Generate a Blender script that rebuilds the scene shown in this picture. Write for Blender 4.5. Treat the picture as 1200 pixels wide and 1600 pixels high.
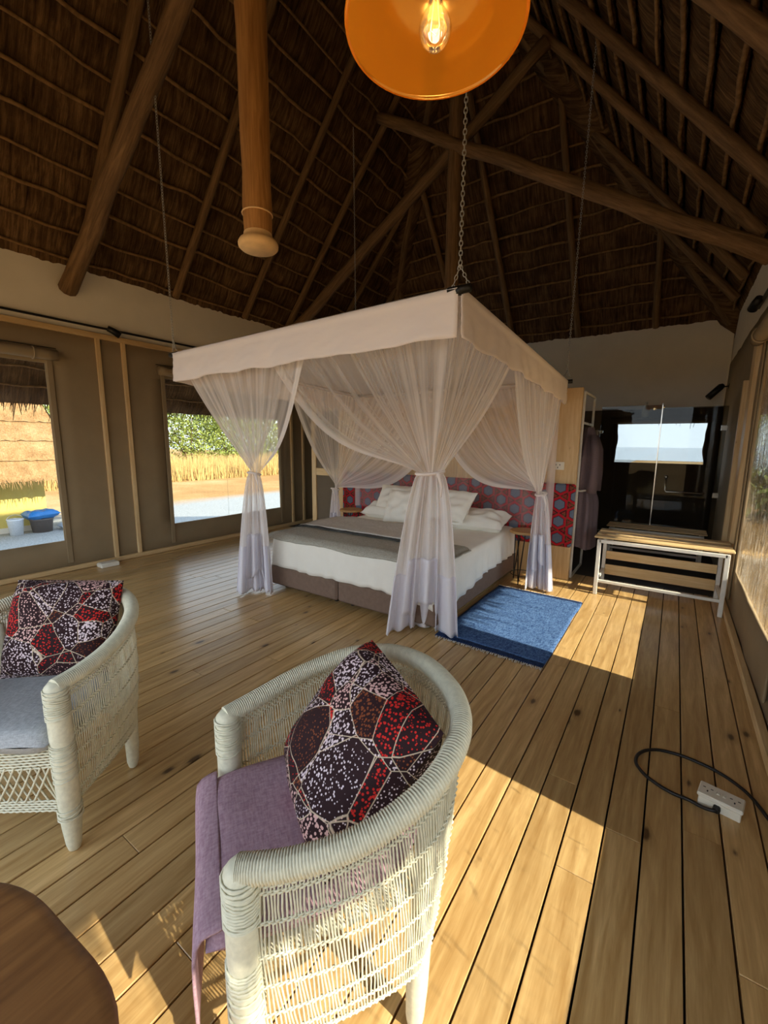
import bpy, math, random
from mathutils import Vector, Matrix, noise
R = random.Random(7)
PI = math.pi
scene = bpy.context.scene
COL = scene.collection
for o in list(bpy.data.objects):
    bpy.data.objects.remove(o)

# ------------------------------------------------------------------ camera
F_PX = 663.0
up = Vector((40, 4100, -663)).normalized()
fy = Vector((457, 103, 663)); fy = (fy - up * fy.dot(up)).normalized()
rx = Vector((fy.y*up.z-fy.z*up.y, fy.z*up.x-fy.x*up.z, fy.x*up.y-fy.y*up.x))
if rx.x < 0: rx = -rx
def w_dir(c):                                   # camera vector (right, up, forward) to world
    c = Vector(c); return Vector((rx.dot(c), fy.dot(c), up.dot(c)))
cam_d = bpy.data.cameras.new('camera'); cam = bpy.data.objects.new('camera', cam_d); COL.objects.link(cam)
cr, cu, cf = w_dir((1, 0, 0)), w_dir((0, 1, 0)), w_dir((0, 0, 1))
cam.matrix_world = Matrix(((cr.x, cu.x, -cf.x, 0), (cr.y, cu.y, -cf.y, 0), (cr.z, cu.z, -cf.z, 1.5), (0, 0, 0, 1)))
cam_d.sensor_fit = 'HORIZONTAL'; cam_d.sensor_width = 36.0
cam_d.lens = 36.0 * F_PX / 1200.0
cam_d.clip_start = 0.02; cam_d.clip_end = 3000
scene.camera = cam

# ------------------------------------------------------------------ light
world = bpy.data.worlds.new('sky_world'); scene.world = world; world.use_nodes = True
wn = world.node_tree.nodes; wl = world.node_tree.links
# pale hazy sky: a soft white-blue horizon rising to clearer blue
tc_ = wn.new('ShaderNodeTexCoord'); sx_ = wn.new('ShaderNodeSeparateXYZ'); wl.new(tc_.outputs['Generated'], sx_.inputs[0])
sky = wn.new('ShaderNodeValToRGB'); e_ = sky.color_ramp.elements
e_[0].position = 0.0; e_[0].color = (.80, .88, .92, 1); e_[1].position = 1.0; e_[1].color = (.50, .66, .90, 1)
wl.new(sx_.outputs[2], sky.inputs[0])
bg = wn['Background']; bg.inputs['Strength'].default_value = 1.0
wl.new(sky.outputs[0], bg.inputs['Color'])
SUN_DIR = Vector((-1, 0.085, -0.62)).normalized()
sd = bpy.data.lights.new('sun', 'SUN'); sd.energy = 3.7; sd.color = (1.0, 0.90, 0.70); sd.angle = math.radians(0.6)
sun = bpy.data.objects.new('sun', sd); COL.objects.link(sun)
sun.rotation_euler = SUN_DIR.to_track_quat('-Z', 'Y').to_euler(); sun.location = (12, -1, 9)
vs = scene.view_settings; vs.view_transform = 'Standard'; vs.look = 'None'; vs.gamma = 1.0; vs.use_curve_mapping = False
vs.exposure = 1.64
try:
    scene.cycles.transparent_max_bounces = 24; scene.cycles.max_bounces = 10; scene.cycles.diffuse_bounces = 6
except Exception: pass

# ------------------------------------------------------------------ helpers
def lin(c):
    return tuple(((v/255.0)/12.92 if v/255.0 <= .04045 else ((v/255.0+.055)/1.055)**2.4) for v in c)
OFF = {}
class MB:
    def __init__(s): s.v = []; s.f = []; s.uv = None
    def add(s, vs_, fs):
        b = len(s.v); s.v += [tuple(v) for v in vs_]; s.f += [tuple(i+b for i in f) for f in fs]; return s
    def box(s, c, d, rot=None, taper=0):
        x, y, z = d[0]/2, d[1]/2, d[2]/2
        P = [Vector((i*x, j*y, k*z)) for k in (-1, 1) for j in (-1, 1) for i in (-1, 1)]
        if rot is not None: P = [rot @ p for p in P]
        return s.add([p + Vector(c) for p in P], [(0,2,3,1),(4,5,7,6),(0,1,5,4),(2,6,7,3),(0,4,6,2),(1,3,7,5)])
    def cbox(s, c, d, ch=.003, rot=None):            # box with chamfered edges
        x, y, z = d[0]/2, d[1]/2, d[2]/2
        ch = min(ch, x*.9, y*.9, z*.9)
        V = []; idx = {}
        for i in (-1, 1):
            for j in (-1, 1):
                for k in (-1, 1):
                    for a in range(3):
                        p = [i*x, j*y, k*z]
                        for b in range(3):
                            if b != a: p[b] -= (i, j, k)[b]*ch
                        idx[(i, j, k, a)] = len(V); V.append(Vector(p))
        Fc = []
        for a in range(3):
            b, c2 = (a+1) % 3, (a+2) % 3
            for sg in (-1, 1):
                q = []
                for (m, n) in ((-1,-1),(1,-1),(1,1),(-1,1)):
                    t = [0,0,0]; t[a] = sg; t[b] = m; t[c2] = n; q.append(idx[(*t, a)])
                Fc.append(q if sg > 0 else q[::-1])
            for m in (-1, 1):                          # edges parallel to axis a
                for n in (-1, 1):
                    q = []
                    for (sg, ax) in ((-1, b), (1, b), (1, c2), (-1, c2)):
                        t = [0,0,0]; t[a] = sg; t[b] = m; t[c2] = n; q.append(idx[(*t, ax)])
                    Fc.append(q if m*n > 0 else q[::-1])
        for i in (-1, 1):
            for j in (-1, 1):
                for k in (-1, 1):
                    q = [idx[(i,j,k,a)] for a in range(3)]; Fc.append(q if i*j*k > 0 else q[::-1])
        if rot is not None: V = [rot @ p for p in V]
        return s.add([p + Vector(c) for p in V], Fc)
    def tube(s, pts, r, n=8, cap=True, closed=False, flat=1.0):
        pts = [Vector(p) for p in pts]; m = len(pts)
        rr = r if isinstance(r, (list, tuple)) else [r]*m
        V = []; Fc = []; prev = None
        for i in range(m):
            if closed: t = pts[(i+1) % m] - pts[i-1]
            else: t = pts[min(i+1, m-1)] - pts[max(i-1, 0)]
            if t.length < 1e-9: t = Vector((0, 0, 1))
            t.normalize()
            if prev is None:
                a = Vector((0, 0, 1)) if abs(t.z) < .9 else Vector((1, 0, 0))
                u = t.cross(a).normalized()
            else:
                u = (prev - t*prev.dot(t)).normalized()
            prev = u; w = t.cross(u)
            for k in range(n):
                an = 2*PI*k/n; V.append(pts[i] + (u*math.cos(an) + w*math.sin(an)*flat)*rr[i])
        for i in range(m if closed else m-1):
            j = (i+1) % m
            for k in range(n):
                l = (k+1) % n; Fc.append((i*n+k, i*n+l, j*n+l, j*n+k))
        if cap and not closed:
            Fc.append(tuple(range(n))[::-1]); Fc.append(tuple((m-1)*n+k for k in range(n)))
        return s.add(V, Fc)
    def lathe(s, prof, c=(0,0,0), n=24, closed=False):
        V = []; Fc = []; m = len(prof)
        for (r, z) in prof:
            for k in range(n):
                a = 2*PI*k/n; V.append((c[0]+r*math.cos(a), c[1]+r*math.sin(a), c[2]+z))
        for i in range(m-1):
            for k in range(n):
                l = (k+1) % n; Fc.append((i*n+k, i*n+l, (i+1)*n+l, (i+1)*n+k))
        if closed:
            Fc.append(tuple(range(n))[::-1]); Fc.append(tuple((m-1)*n+k for k in range(n)))
        return s.add(V, Fc)
    def grid(s, fn, nu, nv, wrap=False, uv=False):
        V = []; Fc = []
        for j in range(nv+1):
            for i in range(nu + (0 if wrap else 1)):
                V.append(fn(i/nu, j/nv))
        w = nu if wrap else nu+1
        for j in range(nv):
            for i in range(nu):
                a, b = j*w+i, j*w+(i+1) % w
                Fc.append((a, b, b+w, a+w))
        if uv: s.uv = [(i/nu, j/nv) for j in range(nv+1) for i in range(w)]
        return s.add(V, Fc)
    def prism(s, poly, z0, z1):
        n = len(poly)
        V = [(x, y, z0) for x, y in poly] + [(x, y, z1) for x, y in poly]
        return s.add(V, [tuple(range(n))[::-1], tuple(range(n, 2*n))] + [(i, (i+1) % n, n+(i+1) % n, n+i) for i in range(n)])

def obj(name, mb, m, parent=None, smooth=False, origin=None):
    if parent is not None: off = OFF[parent.name]
    elif origin is not None: off = Vector(origin)
    else:
        lo = [min(v[i] for v in mb.v) for i in range(3)]; hi = [max(v[i] for v in mb.v) for i in range(3)]
        off = Vector(((lo[0]+hi[0])/2, (lo[1]+hi[1])/2, lo[2]))
    me = bpy.data.meshes.new(name)
    me.from_pydata([(v[0]-off[0], v[1]-off[1], v[2]-off[2]) for v in mb.v], [], mb.f)
    if mb.uv:
        ul = me.uv_layers.new(name='UVMap')
        for lp in me.loops: ul.data[lp.index].uv = mb.uv[lp.vertex_index]
    if smooth:
        me.polygons.foreach_set('use_smooth', [True]*len(me.polygons))
    if m: me.materials.append(m)
    me.update()
    o = bpy.data.objects.new(name, me); COL.objects.link(o)
    if parent is not None: o.parent = parent
    else: o.location = off
    OFF[o.name] = Vector(off)
    return o
def tag(o, label, cat, group=None, kind=None):
    o['label'] = label
    if cat: o['category'] = cat
    if group: o['group'] = group
    if kind: o['kind'] = kind
    return o
def thing(name, label, cat, loc=(0, 0, 0), group=None):
    o = bpy.data.objects.new(name, None); COL.objects.link(o); o.location = loc; o.empty_display_size = .1
    OFF[o.name] = Vector(loc); tag(o, label, cat, group); return o
def struct_root(name, label, cat, loc=(0, 0, 0)):
    o = thing(name, label, cat, loc); o['kind'] = 'structure'; return o
def struct(name, mb, m, label, cat, smooth=False):
    o = obj(name, mb, m, smooth=smooth); tag(o, label, cat, kind='structure'); return o
def solidify(o, t, off=0):
    md = o.modifiers.new('thick', 'SOLIDIFY'); md.thickness = t; md.offset = off; return o
def nz(x, y=0, z=0): return noise.noise((x, y, z))

# ------------------------------------------------------------------ materials
class NT:
    def __init__(s, name):
        s.m = bpy.data.materials.new(name); s.m.use_nodes = True
        s.t = s.m.node_tree; s.N = s.t.nodes; s.L = s.t.links
        s.b = s.N['Principled BSDF']; s.out = s.N['Material Output']
    def n(s, typ, **kw):
        x = s.N.new(typ)
        for k, v in kw.items(): setattr(x, k, v)
        return x
    def link(s, a, b): s.L.new(a, b)
    def pos(s, mode='Object', scale=(1,1,1), rnd=True, rot=(0,0,0)):
        if mode == 'World': src = s.n('ShaderNodeNewGeometry').outputs['Position']
        else: src = s.n('ShaderNodeTexCoord').outputs[mode]
        if rnd:
            oi = s.n('ShaderNodeObjectInfo'); mu = s.n('ShaderNodeMath', operation='MULTIPLY'); mu.inputs[1].default_value = 37.0
            s.link(oi.outputs['Random'], mu.inputs[0])
            ad = s.n('ShaderNodeVectorMath', operation='ADD'); s.link(src, ad.inputs[0]); s.link(mu.outputs[0], ad.inputs[1]); src = ad.outputs[0]
        mp = s.n('ShaderNodeMapping'); mp.inputs['Scale'].default_value = scale; mp.inputs['Rotation'].default_value = rot
        s.link(src, mp.inputs['Vector']); return mp.outputs[0]
    def noise(s, vec, scale=5, detail=4, rough=.55, dist=0):
        x = s.n('ShaderNodeTexNoise'); x.inputs['Scale'].default_value = scale; x.inputs['Detail'].default_value = detail
        x.inputs['Roughness'].default_value = rough; x.inputs['Distortion'].default_value = dist; s.link(vec, x.inputs['Vector']); return x.outputs['Fac']
    def voro(s, vec, scale=5, feature='F1', rnd=1.0):
        x = s.n('ShaderNodeTexVoronoi', feature=feature); x.inputs['Scale'].default_value = scale
        if 'Randomness' in x.inputs: x.inputs['Randomness'].default_value = rnd
        s.link(vec, x.inputs['Vector']); return x
    def ramp(s, fac, stops):
        x = s.n('ShaderNodeValToRGB'); e = x.color_ramp.elements
        while len(e) < len(stops): e.new(.5)
        for i, (p, c) in enumerate(stops): e[i].position = p; e[i].color = (*(c if len(c) == 3 else c[:3]), 1)
        s.link(fac, x.inputs[0]); return x.outputs['Color']
    def math(s, op, a, b=None, clamp=False):
        x = s.n('ShaderNodeMath', operation=op, use_clamp=clamp)
        for i, v in enumerate((a, b)):
            if v is None: continue
            if isinstance(v, (int, float)): x.inputs[i].default_value = v
            else: s.link(v, x.inputs[i])
        return x.outputs[0]
    def mix(s, fac, a, b, blend='MIX'):
        x = s.n('ShaderNodeMix', data_type='RGBA', blend_type=blend)
        if isinstance(fac, (int, float)): x.inputs[0].default_value = fac
        else: s.link(fac, x.inputs[0])
        for i, v in ((6, a), (7, b)):
            if isinstance(v, tuple): x.inputs[i].default_value = (*v[:3], 1)
            else: s.link(v, x.inputs[i])
        return x.outputs[2]
    def color(s, c):
        if isinstance(c, tuple): s.b.inputs['Base Color'].default_value = (*c[:3], 1)
        else: s.link(c, s.b.inputs['Base Color'])
        return s
    def set(s, **kw):
        for k, v in kw.items(): s.b.inputs[k.replace('_', ' ')].default_value = v
        return s
    def bump(s, h, strength=.3, dist=.01):
        x = s.n('ShaderNodeBump'); x.inputs['Strength'].default_value = strength; x.inputs['Distance'].default_value = dist
        s.link(h, x.inputs['Height']); s.link(x.outputs[0], s.b.inputs['Normal']); return x.outputs[0]

def plain(name, c, rough=.6, metal=0, var=.12, nscale=30, bump=0.0, bd=.004, spec=.5, coords='Object'):
    t = NT(name); c = lin(c); p = t.pos(coords)
    f = t.noise(p, nscale, 5)
    t.color(t.ramp(f, [(.3, tuple(v*(1-var) for v in c)), (.7, tuple(min(1, v*(1+var)) for v in c))]))
    t.set(Roughness=rough, Metallic=metal, Specular_IOR_Level=spec)
    if bump: t.bump(f, bump, bd)
    return t.m
def wood(name, c1, c2, knot, axis=1, rough=.45, coords='Object', knots=1.0, tint=.25, spec=.5, bump=.15, coat=0):
    t = NT(name); c1, c2, knot = lin(c1), lin(c2), lin(knot)
    sc = [1, 1, 1]; sc[axis] = .07
    p = t.pos(coords, tuple(sc))
    g1 = t.noise(p, 26, 5, .6, 1.2); g2 = t.noise(p, 120, 3, .6, .3)
    p2s = [1, 1, 1]; p2s[axis] = .16
    p2 = t.pos(coords, tuple(p2s))
    wv = t.n('ShaderNodeTexWave', wave_type='BANDS', bands_direction='X' if axis != 0 else 'Y'); wv.inputs['Scale'].default_value = 5; wv.inputs['Distortion'].default_value = 14; wv.inputs['Detail'].default_value = 3; wv.inputs['Detail Scale'].default_value = 1.2
    t.link(p2, wv.inputs['Vector'])
    f = t.math('ADD', t.math('MULTIPLY', g1, .66), t.math('ADD', t.math('MULTIPLY', g2, .26), t.math('MULTIPLY', wv.outputs['Fac'], .08)))
    base = t.ramp(f, [(.3, c2), (.52, tuple((a+b)/2 for a, b in zip(c1, c2))), (.7, c1)])
    oi = t.n('ShaderNodeObjectInfo')
    br = t.math('ADD', t.math('MULTIPLY', oi.outputs['Random'], tint), 1-tint*.5)
    cb = t.n('ShaderNodeCombineColor')
    for i in range(3): t.link(br, cb.inputs[i])
    base = t.mix(1.0, base, cb.outputs[0], 'MULTIPLY')
    if knots:
        pk = t.pos(coords, (1, 1, 1)); sk = t.n('ShaderNodeSeparateXYZ'); t.link(pk, sk.inputs[0]); ck_ = t.n('ShaderNodeCombineXYZ')
        ua, ub = {0: (1, 2), 1: (0, 2), 2: (0, 1)}[axis]
        t.link(sk.outputs[0] if axis == 1 else t.math('ADD', sk.outputs[ua], sk.outputs[ub]), ck_.inputs[0]); t.link(t.math('MULTIPLY', sk.outputs[axis], .45), ck_.inputs[1])
        v = t.voro(ck_.outputs[0], 4.2); v.voronoi_dimensions = '2D'
        d = t.math('ADD', v.outputs['Distance'], t.math('MULTIPLY', t.math('SUBTRACT', g2, .5), .06))
        sep = t.n('ShaderNodeSeparateColor'); t.link(v.outputs['Color'], sep.inputs[0])
        size = t.math('MULTIPLY', t.math('SUBTRACT', sep.outputs[0], .42), .15*knots)
        kf = t.math('MULTIPLY', t.math('SUBTRACT', size, d), 26, True)
        halo = t.math('MULTIPLY', t.math('MULTIPLY', t.math('SUBTRACT', t.math('MULTIPLY', size, 2.3), d), 9, True), .45)
        base = t.mix(halo, base, tuple(v*.62 for v in c2)); base = t.mix(t.math('MULTIPLY', kf, .85), base, knot)
    t.color(base).set(Roughness=rough, Specular_IOR_Level=spec)
    if coat: t.set(Coat_Weight=coat, Coat_Roughness=.28)
    if bump: t.bump(f, bump, .002)
    return t.m
M = {}
M['floor'] = wood('pine_floor', (218, 184, 128), (166, 128, 76), (58, 36, 20), 1, .28, 'World', 1.0, .30, .5, .12)
M['pine'] = wood('pine_board', (222, 194, 146), (194, 156, 104), (112, 76, 44), 2, .5, 'Object', .8, .15)
M['pine_x'] = wood('pine_board_cross', (226, 198, 148), (198, 160, 104), (112, 76, 44), 0, .5, 'Object', .8, .15)
M['pine_y'] = wood('pine_board_long', (222, 194, 146), (194, 156, 104), (112, 76, 44), 1, .5, 'Object', .6, .15)
M['canvas'] = plain('canvas_taupe', (142, 122, 92), .85, var=.07, nscale=4, bump=.12, bd=.03)
M['canvas_dark'] = plain('canvas_brown', (104, 90, 72), .85, var=.07, nscale=4, bump=.12, bd=.03)
M['plaster'] = plain('white_plaster', (232, 222, 204), .9, var=.04, nscale=3, bump=.08, bd=.01)
M['bark'] = wood('pole_wood', (150, 116, 78), (86, 62, 38), (40, 26, 14), 2, .8, 'Object', 0, .3, .3, .6)
M['post'] = wood('post_wood', (196, 142, 80), (140, 94, 48), (70, 44, 22), 2, .7, 'Object', 0, .1, .3, .5)
M['lath'] = plain('lath_wood', (134, 102, 66), .9, var=.35, nscale=20, spec=.2)
M['endgrain'] = plain('cut_end_wood', (238, 198, 142), .8, var=.08, nscale=14)
M['black'] = plain('black_metal', (26, 24, 22), .45, .3, .1)
M['white_metal'] = plain('white_metal', (222, 218, 208), .4, 0, .04)
M['chain'] = plain('zinc_chain', (176, 172, 164), .5, .2, .05)
M['steel'] = plain('chrome', (200, 198, 192), .18, 1, .05)
M['rubber'] = plain('black_cable', (22, 18, 18), .5, 0, .1)
M['plastic'] = plain('white_plastic', (228, 222, 206), .4, 0, .03)
M['slot'] = plain('dark_slot', (24, 22, 20), .6)
M['cane'] = plain('painted_cane', (216, 212, 188), .55, 0, .10, 60, .2, .002)
M['sheet'] = plain('white_cotton', (238, 234, 224), .85, 0, .03, 6, .25, .01)
M['base'] = plain('brown_suede', (120, 98, 84), .95, 0, .1, 30, .2)
M['darkfloor'] = plain('dark_tile', (58, 52, 46), .5, 0, .1, 8)
M['subfloor'] = plain('underfloor', (30, 20, 12), .9)
M['robe'] = plain('purple_grey_towelling', (104, 88, 92), .95, 0, .12, 90, .5)
M['towel'] = plain('white_towelling', (214, 208, 198), .95, 0, .05, 80, .4)
def thatch(name, ca, cb, cc, axis):
    t = NT(name)
    sc = [1, 1, 1]; sc[axis] = .08; sc[2] = .08
    p = t.pos('World', tuple(sc), False)
    f1 = t.noise(p, 34, 5, .7, .5); p2 = t.pos('World', (1, 1, 1), False); f2 = t.noise(p2, 3.2, 3)
    f = t.math('ADD', t.math('MULTIPLY', f1, .7), t.math('MULTIPLY', f2, .35))
    t.color(t.ramp(f, [(.34, lin(ca)), (.52, lin(cb)), (.72, lin(cc))])).set(Roughness=.95, Specular_IOR_Level=.1)
    t.bump(f1, .7, .02); return t.m
M['thatch_x'] = thatch('thatch_side', (34, 22, 12), (90, 66, 42), (142, 110, 74), 0)
M['thatch_y'] = thatch('thatch_end', (34, 22, 12), (88, 64, 42), (138, 106, 72), 1)
M['straw'] = thatch('hut_straw', (96, 68, 42), (144, 112, 74), (174, 146, 106), 2)  # straw tones of the hut roof

def sheer(name, c, dens0, dens1, stripes, grad=0, vg=.28):
    t = NT(name); c = lin(c)
    tr = t.n('ShaderNodeBsdfTransparent'); tl = t.n('ShaderNodeBsdfTranslucent'); df = t.n('ShaderNodeBsdfDiffuse')
    tl.inputs['Color'].default_value = (*c, 1); df.inputs['Color'].default_value = (*c, 1)
    mx = t.n('ShaderNodeMixShader'); mx.inputs[0].default_value = .45
    t.link(df.outputs[0], mx.inputs[1]); t.link(tl.outputs[0], mx.inputs[2])
    uv = t.n('ShaderNodeTexCoord').outputs['UV']
    mp = t.n('ShaderNodeMapping'); mp.inputs['Scale'].default_value = (stripes, .35, 1); t.link(uv, mp.inputs['Vector'])
    st = t.noise(mp.outputs[0], 1.0, 3, .6, .2)
    sx = t.n('ShaderNodeSeparateXYZ'); t.link(uv, sx.inputs[0])
    # gathered cloth: threads crowd together towards the tie, hems at both edges are double
    ed = t.math('ABSOLUTE', t.math('SUBTRACT', sx.outputs[0], .5))
    hem = t.math('MULTIPLY', t.math('SUBTRACT', ed, .468), 60, True)
    a = t.math('ADD', t.math('MULTIPLY', t.math('MULTIPLY', t.math('SUBTRACT', st, .42), 5.0, True), dens1), dens0)
    if grad: a = t.math('MULTIPLY', a, t.math('ADD', t.math('MULTIPLY', t.math('MULTIPLY', t.math('SUBTRACT', sx.outputs[0], .25), 3.0, True), grad), 1-grad))
    a = t.math('ADD', a, t.math('MULTIPLY', hem, .5))
    a = t.math('ADD', a, t.math('MULTIPLY', t.math('POWER', sx.outputs[1], 2.0), vg), True)
    m2 = t.n('ShaderNodeMixShader'); t.link(a, m2.inputs[0]); t.link(tr.outputs[0], m2.inputs[1]); t.link(mx.outputs[0], m2.inputs[2])
    t.link(m2.outputs[0], t.out.inputs['Surface']); return t.m
M['net'] = sheer('mosquito_net', (252, 247, 244), .30, .40, 46)
M['net_back'] = sheer('mosquito_net_back', (244, 238, 240), .13, .13, 30, 0, .02)
M['net_open'] = sheer('mosquito_net_spread', (250, 244, 240), .22, .42, 40, .55)
M['net_low'] = sheer('mosquito_net_skirt', (252, 249, 250), .66, .3, 16)
def cloth(name, c, trans=.25):
    t = NT(name); c = lin(c)
    tl = t.n('ShaderNodeBsdfTranslucent'); df = t.n('ShaderNodeBsdfDiffuse')
    tl.inputs['Color'].default_value = (*c, 1); df.inputs['Color'].default_value = (*c, 1)
    mx = t.n('ShaderNodeMixShader'); mx.inputs[0].default_value = trans
    t.link(df.outputs[0], mx.inputs[1]); t.link(tl.outputs[0], mx.inputs[2]); t.link(mx.outputs[0], t.out.inputs['Surface']); return t.m
M['valance'] = cloth('white_valance_cotton', (250, 242, 238), .3)
M['hem'] = cloth('white_hem_cotton', (246, 244, 250), .3)

def film(name, wr, tint=(.86, .88, .88), amount=.10, rough=.04, fk=.8, light_streaks=0):
    t = NT(name)
    tr = t.n('ShaderNodeBsdfTransparent'); tr.inputs['Color'].default_value = (*tint, 1)
    gl = t.n('ShaderNodeBsdfGlossy'); gl.inputs['Roughness'].default_value = rough; gl.inputs['Color'].default_value = (1, 1, 1, 1)
    fr = t.n('ShaderNodeFresnel'); fr.inputs['IOR'].default_value = 1.4
    if wr:
        p = t.pos('World', (1, 1.1, .45), False); f = t.noise(p, 9, 4, .6, 1.5)
        b = t.n('ShaderNodeBump'); b.inputs['Strength'].default_value = wr; b.inputs['Distance'].default_value = .02
        t.link(f, b.inputs['Height']); t.link(b.outputs[0], gl.inputs['Normal']); t.link(b.outputs[0], fr.inputs['Normal'])
    fac = t.math('ADD', t.math('MULTIPLY', fr.outputs[0], fk), amount*.3, True)
    mx = t.n('ShaderNodeMixShader'); t.link(fac, mx.inputs[0]); t.link(tr.outputs[0], mx.inputs[1]); t.link(gl.outputs[0], mx.inputs[2])
    if light_streaks:                                             # whitish streaks painted in for light bent by the creases
        q = t.pos('World', (1, 7, 1.1), False); h = t.noise(q, 3.2, 5, .65, 2.2)
        hz = t.math('MULTIPLY', t.math('SUBTRACT', h, .50), 6.0, True)
        tl = t.n('ShaderNodeBsdfTranslucent'); tl.inputs['Color'].default_value = (.8, .8, .76, 1)
        m3 = t.n('ShaderNodeMixShader'); t.link(t.math('MULTIPLY', hz, light_streaks), m3.inputs[0]); t.link(mx.outputs[0], m3.inputs[1]); t.link(tl.outputs[0], m3.inputs[2]); mx = m3
    t.link(mx.outputs[0], t.out.inputs['Surface']); return t.m
M['film'] = film('clear_window_film', .12)
M['film_wrinkled'] = film('wrinkled_window_film', .9, (.92, .93, .91), .15, .08, .8, .10)
M['smoked'] = film('shower_glass', 0, (.62, .64, .65), .02, .01, .22)

def african(name):
    t = NT(name)
    p = t.pos('Object', (1, 1, 1), True)
    big = t.voro(p, 6.0); edge = t.voro(p, 6.0, 'DISTANCE_TO_EDGE'); dots = t.voro(p, 118)
    p3 = t.pos('Object', (1.3, 1.3, 1.3), True, (.6, .4, .9)); big2 = t.voro(p3, 5.0); edge2 = t.voro(p3, 5.0, 'DISTANCE_TO_EDGE')
    sepa = t.n('ShaderNodeSeparateColor'); t.link(big.outputs['Color'], sepa.inputs[0]); sepb = t.n('ShaderNodeSeparateColor'); t.link(big2.outputs['Color'], sepb.inputs[0])
    r1 = t.math('FRACT', t.math('ADD', sepa.outputs[0], sepb.outputs[0])); r2 = t.math('FRACT', t.math('ADD', sepa.outputs[1], sepb.outputs[1]))
    dc = t.ramp(r1, [(0, lin((206, 44, 40))), (.16, lin((206, 44, 40))), (.18, lin((224, 206, 214))), (.64, lin((228, 212, 220))), (.66, lin((132, 72, 44))), (.73, lin((140, 76, 46))), (.75, lin((222, 180, 176))), (1, lin((226, 214, 222)))])
    dc.node.color_ramp.interpolation = 'CONSTANT'
    size = t.math('ADD', t.math('MULTIPLY', r2, .20), .42)
    fade = t.math('MULTIPLY', big.outputs['Distance'], 1.0)
    d = t.math('MULTIPLY', t.math('SUBTRACT', t.math('SUBTRACT', size, t.math('MULTIPLY', fade, .22)), dots.outputs['Distance']), 14, True)
    base = t.mix(d, lin((46, 26, 30)), dc)
    ln = t.math('MULTIPLY', t.math('SUBTRACT', .010, t.math('MINIMUM', edge.outputs['Distance'], edge2.outputs['Distance'])), 150, True)
    base = t.mix(t.math('MULTIPLY', ln, .8), base, lin((226, 204, 178)))
    t.color(base).set(Roughness=.8, Specular_IOR_Level=.2); return t.m
M['african'] = african('dotted_print_cotton')

def hexprint(name):
    t = NT(name)
    src = t.n('ShaderNodeTexCoord').outputs['Object']
    mp = t.n('ShaderNodeMapping'); mp.inputs['Rotation'].default_value = (PI/2, 0, 0); mp.inputs['Scale'].default_value = (7.4, 1, 7.4)
    sx = t.n('ShaderNodeSeparateXYZ'); t.link(src, sx.inputs[0])
    X = t.math('MULTIPLY', sx.outputs[2], 5.3); Y = t.math('MULTIPLY', sx.outputs[0], 5.3)   # pointed tops left and right
    def gv(ox):
        a = t.math('SUBTRACT', t.math('FLOORED_MODULO', t.math('ADD', X, ox*.5), 1.0), .5)
        b = t.math('SUBTRACT', t.math('FLOORED_MODULO', t.math('ADD', Y, ox*.866), 1.732), .866)
        return a, b, t.math('ADD', t.math('MULTIPLY', a, a), t.math('MULTIPLY', b, b))
    a1, b1, l1 = gv(0); a2, b2, l2 = gv(1)
    sel = t.math('LESS_THAN', l1, l2)
    def pick(p, q): return t.math('ADD', t.math('MULTIPLY', p, sel), t.math('MULTIPLY', q, t.math('SUBTRACT', 1, sel)))
    a = t.math('ABSOLUTE', pick(a1, a2)); b = t.math('ABSOLUTE', pick(b1, b2))
    hd = t.math('MAXIMUM', b, t.math('ADD', t.math('MULTIPLY', b, .5), t.math('MULTIPLY', a, .866)))
    col = t.ramp(hd, [(0, lin((98, 108, 126))), (.26, lin((98, 108, 126))), (.27, lin((36, 18, 20))), (.30, lin((172, 26, 42))), (.43, lin((180, 30, 46))), (.44, lin((60, 20, 26))), (.5, lin((150, 26, 40)))])
    col.node.color_ramp.interpolation = 'CONSTANT'
    f = t.noise(t.pos('Object', (1, 1, 1), False), 60, 3)
    tri = t.math('MULTIPLY', t.math('GREATER_THAN', hd, .40), t.math('GREATER_THAN', f, .52))
    col = t.mix(t.math('MULTIPLY', tri, .7), col, lin((96, 84, 50)))
    t.color(col).set(Roughness=.85, Specular_IOR_Level=.2); return t.m
M['hexprint'] = hexprint('hexagon_print_cotton')

def weave(name, c1, c2, sx=220, sy=220, rough=.95):
    t = NT(name); p = t.pos('Object', (1, .25, 1), False); q = t.pos('Object', (.25, 1, 1), False)
    f = t.math('ADD', t.math('MULTIPLY', t.noise(p, sx, 3), .5), t.math('MULTIPLY', t.noise(q, sy, 3), .5))
    t.color(t.ramp(f, [(.36, lin(c1)), (.64, lin(c2))])).set(Roughness=rough, Specular_IOR_Level=.15); t.bump(f, .4, .003); return t.m
M['rug'] = weave('blue_denim_weave', (26, 54, 104), (96, 130, 178), 130, 130)
M['rug_dark'] = weave('navy_weave', (16, 30, 60), (44, 64, 104), 130, 130)
M['lilac'] = weave('lilac_linen', (150, 118, 132), (180, 150, 160), 160, 160)
M['greyseat'] = weave('grey_linen', (156, 158, 160), (186, 188, 190), 200, 200)
M['throw'] = weave('grey_throw_weave', (150, 146, 134), (184, 180, 168), 160, 160)
M['throw_light'] = weave('pale_throw_weave', (186, 180, 170), (214, 208, 200), 120, 120)
M['throw_dark'] = weave('charcoal_stripe_weave', (62, 62, 62), (92, 92, 90), 120, 120)
M['tabletop'] = wood('dark_table_wood', (160, 110, 60), (118, 76, 38), (64, 38, 18), 1, .5, 'Object', .5, .1, .5, .1)
M['oak'] = wood('side_table_wood', (206, 164, 108), (170, 124, 72), (110, 72, 40), 0, .5, 'Object', .3, .1)
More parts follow.
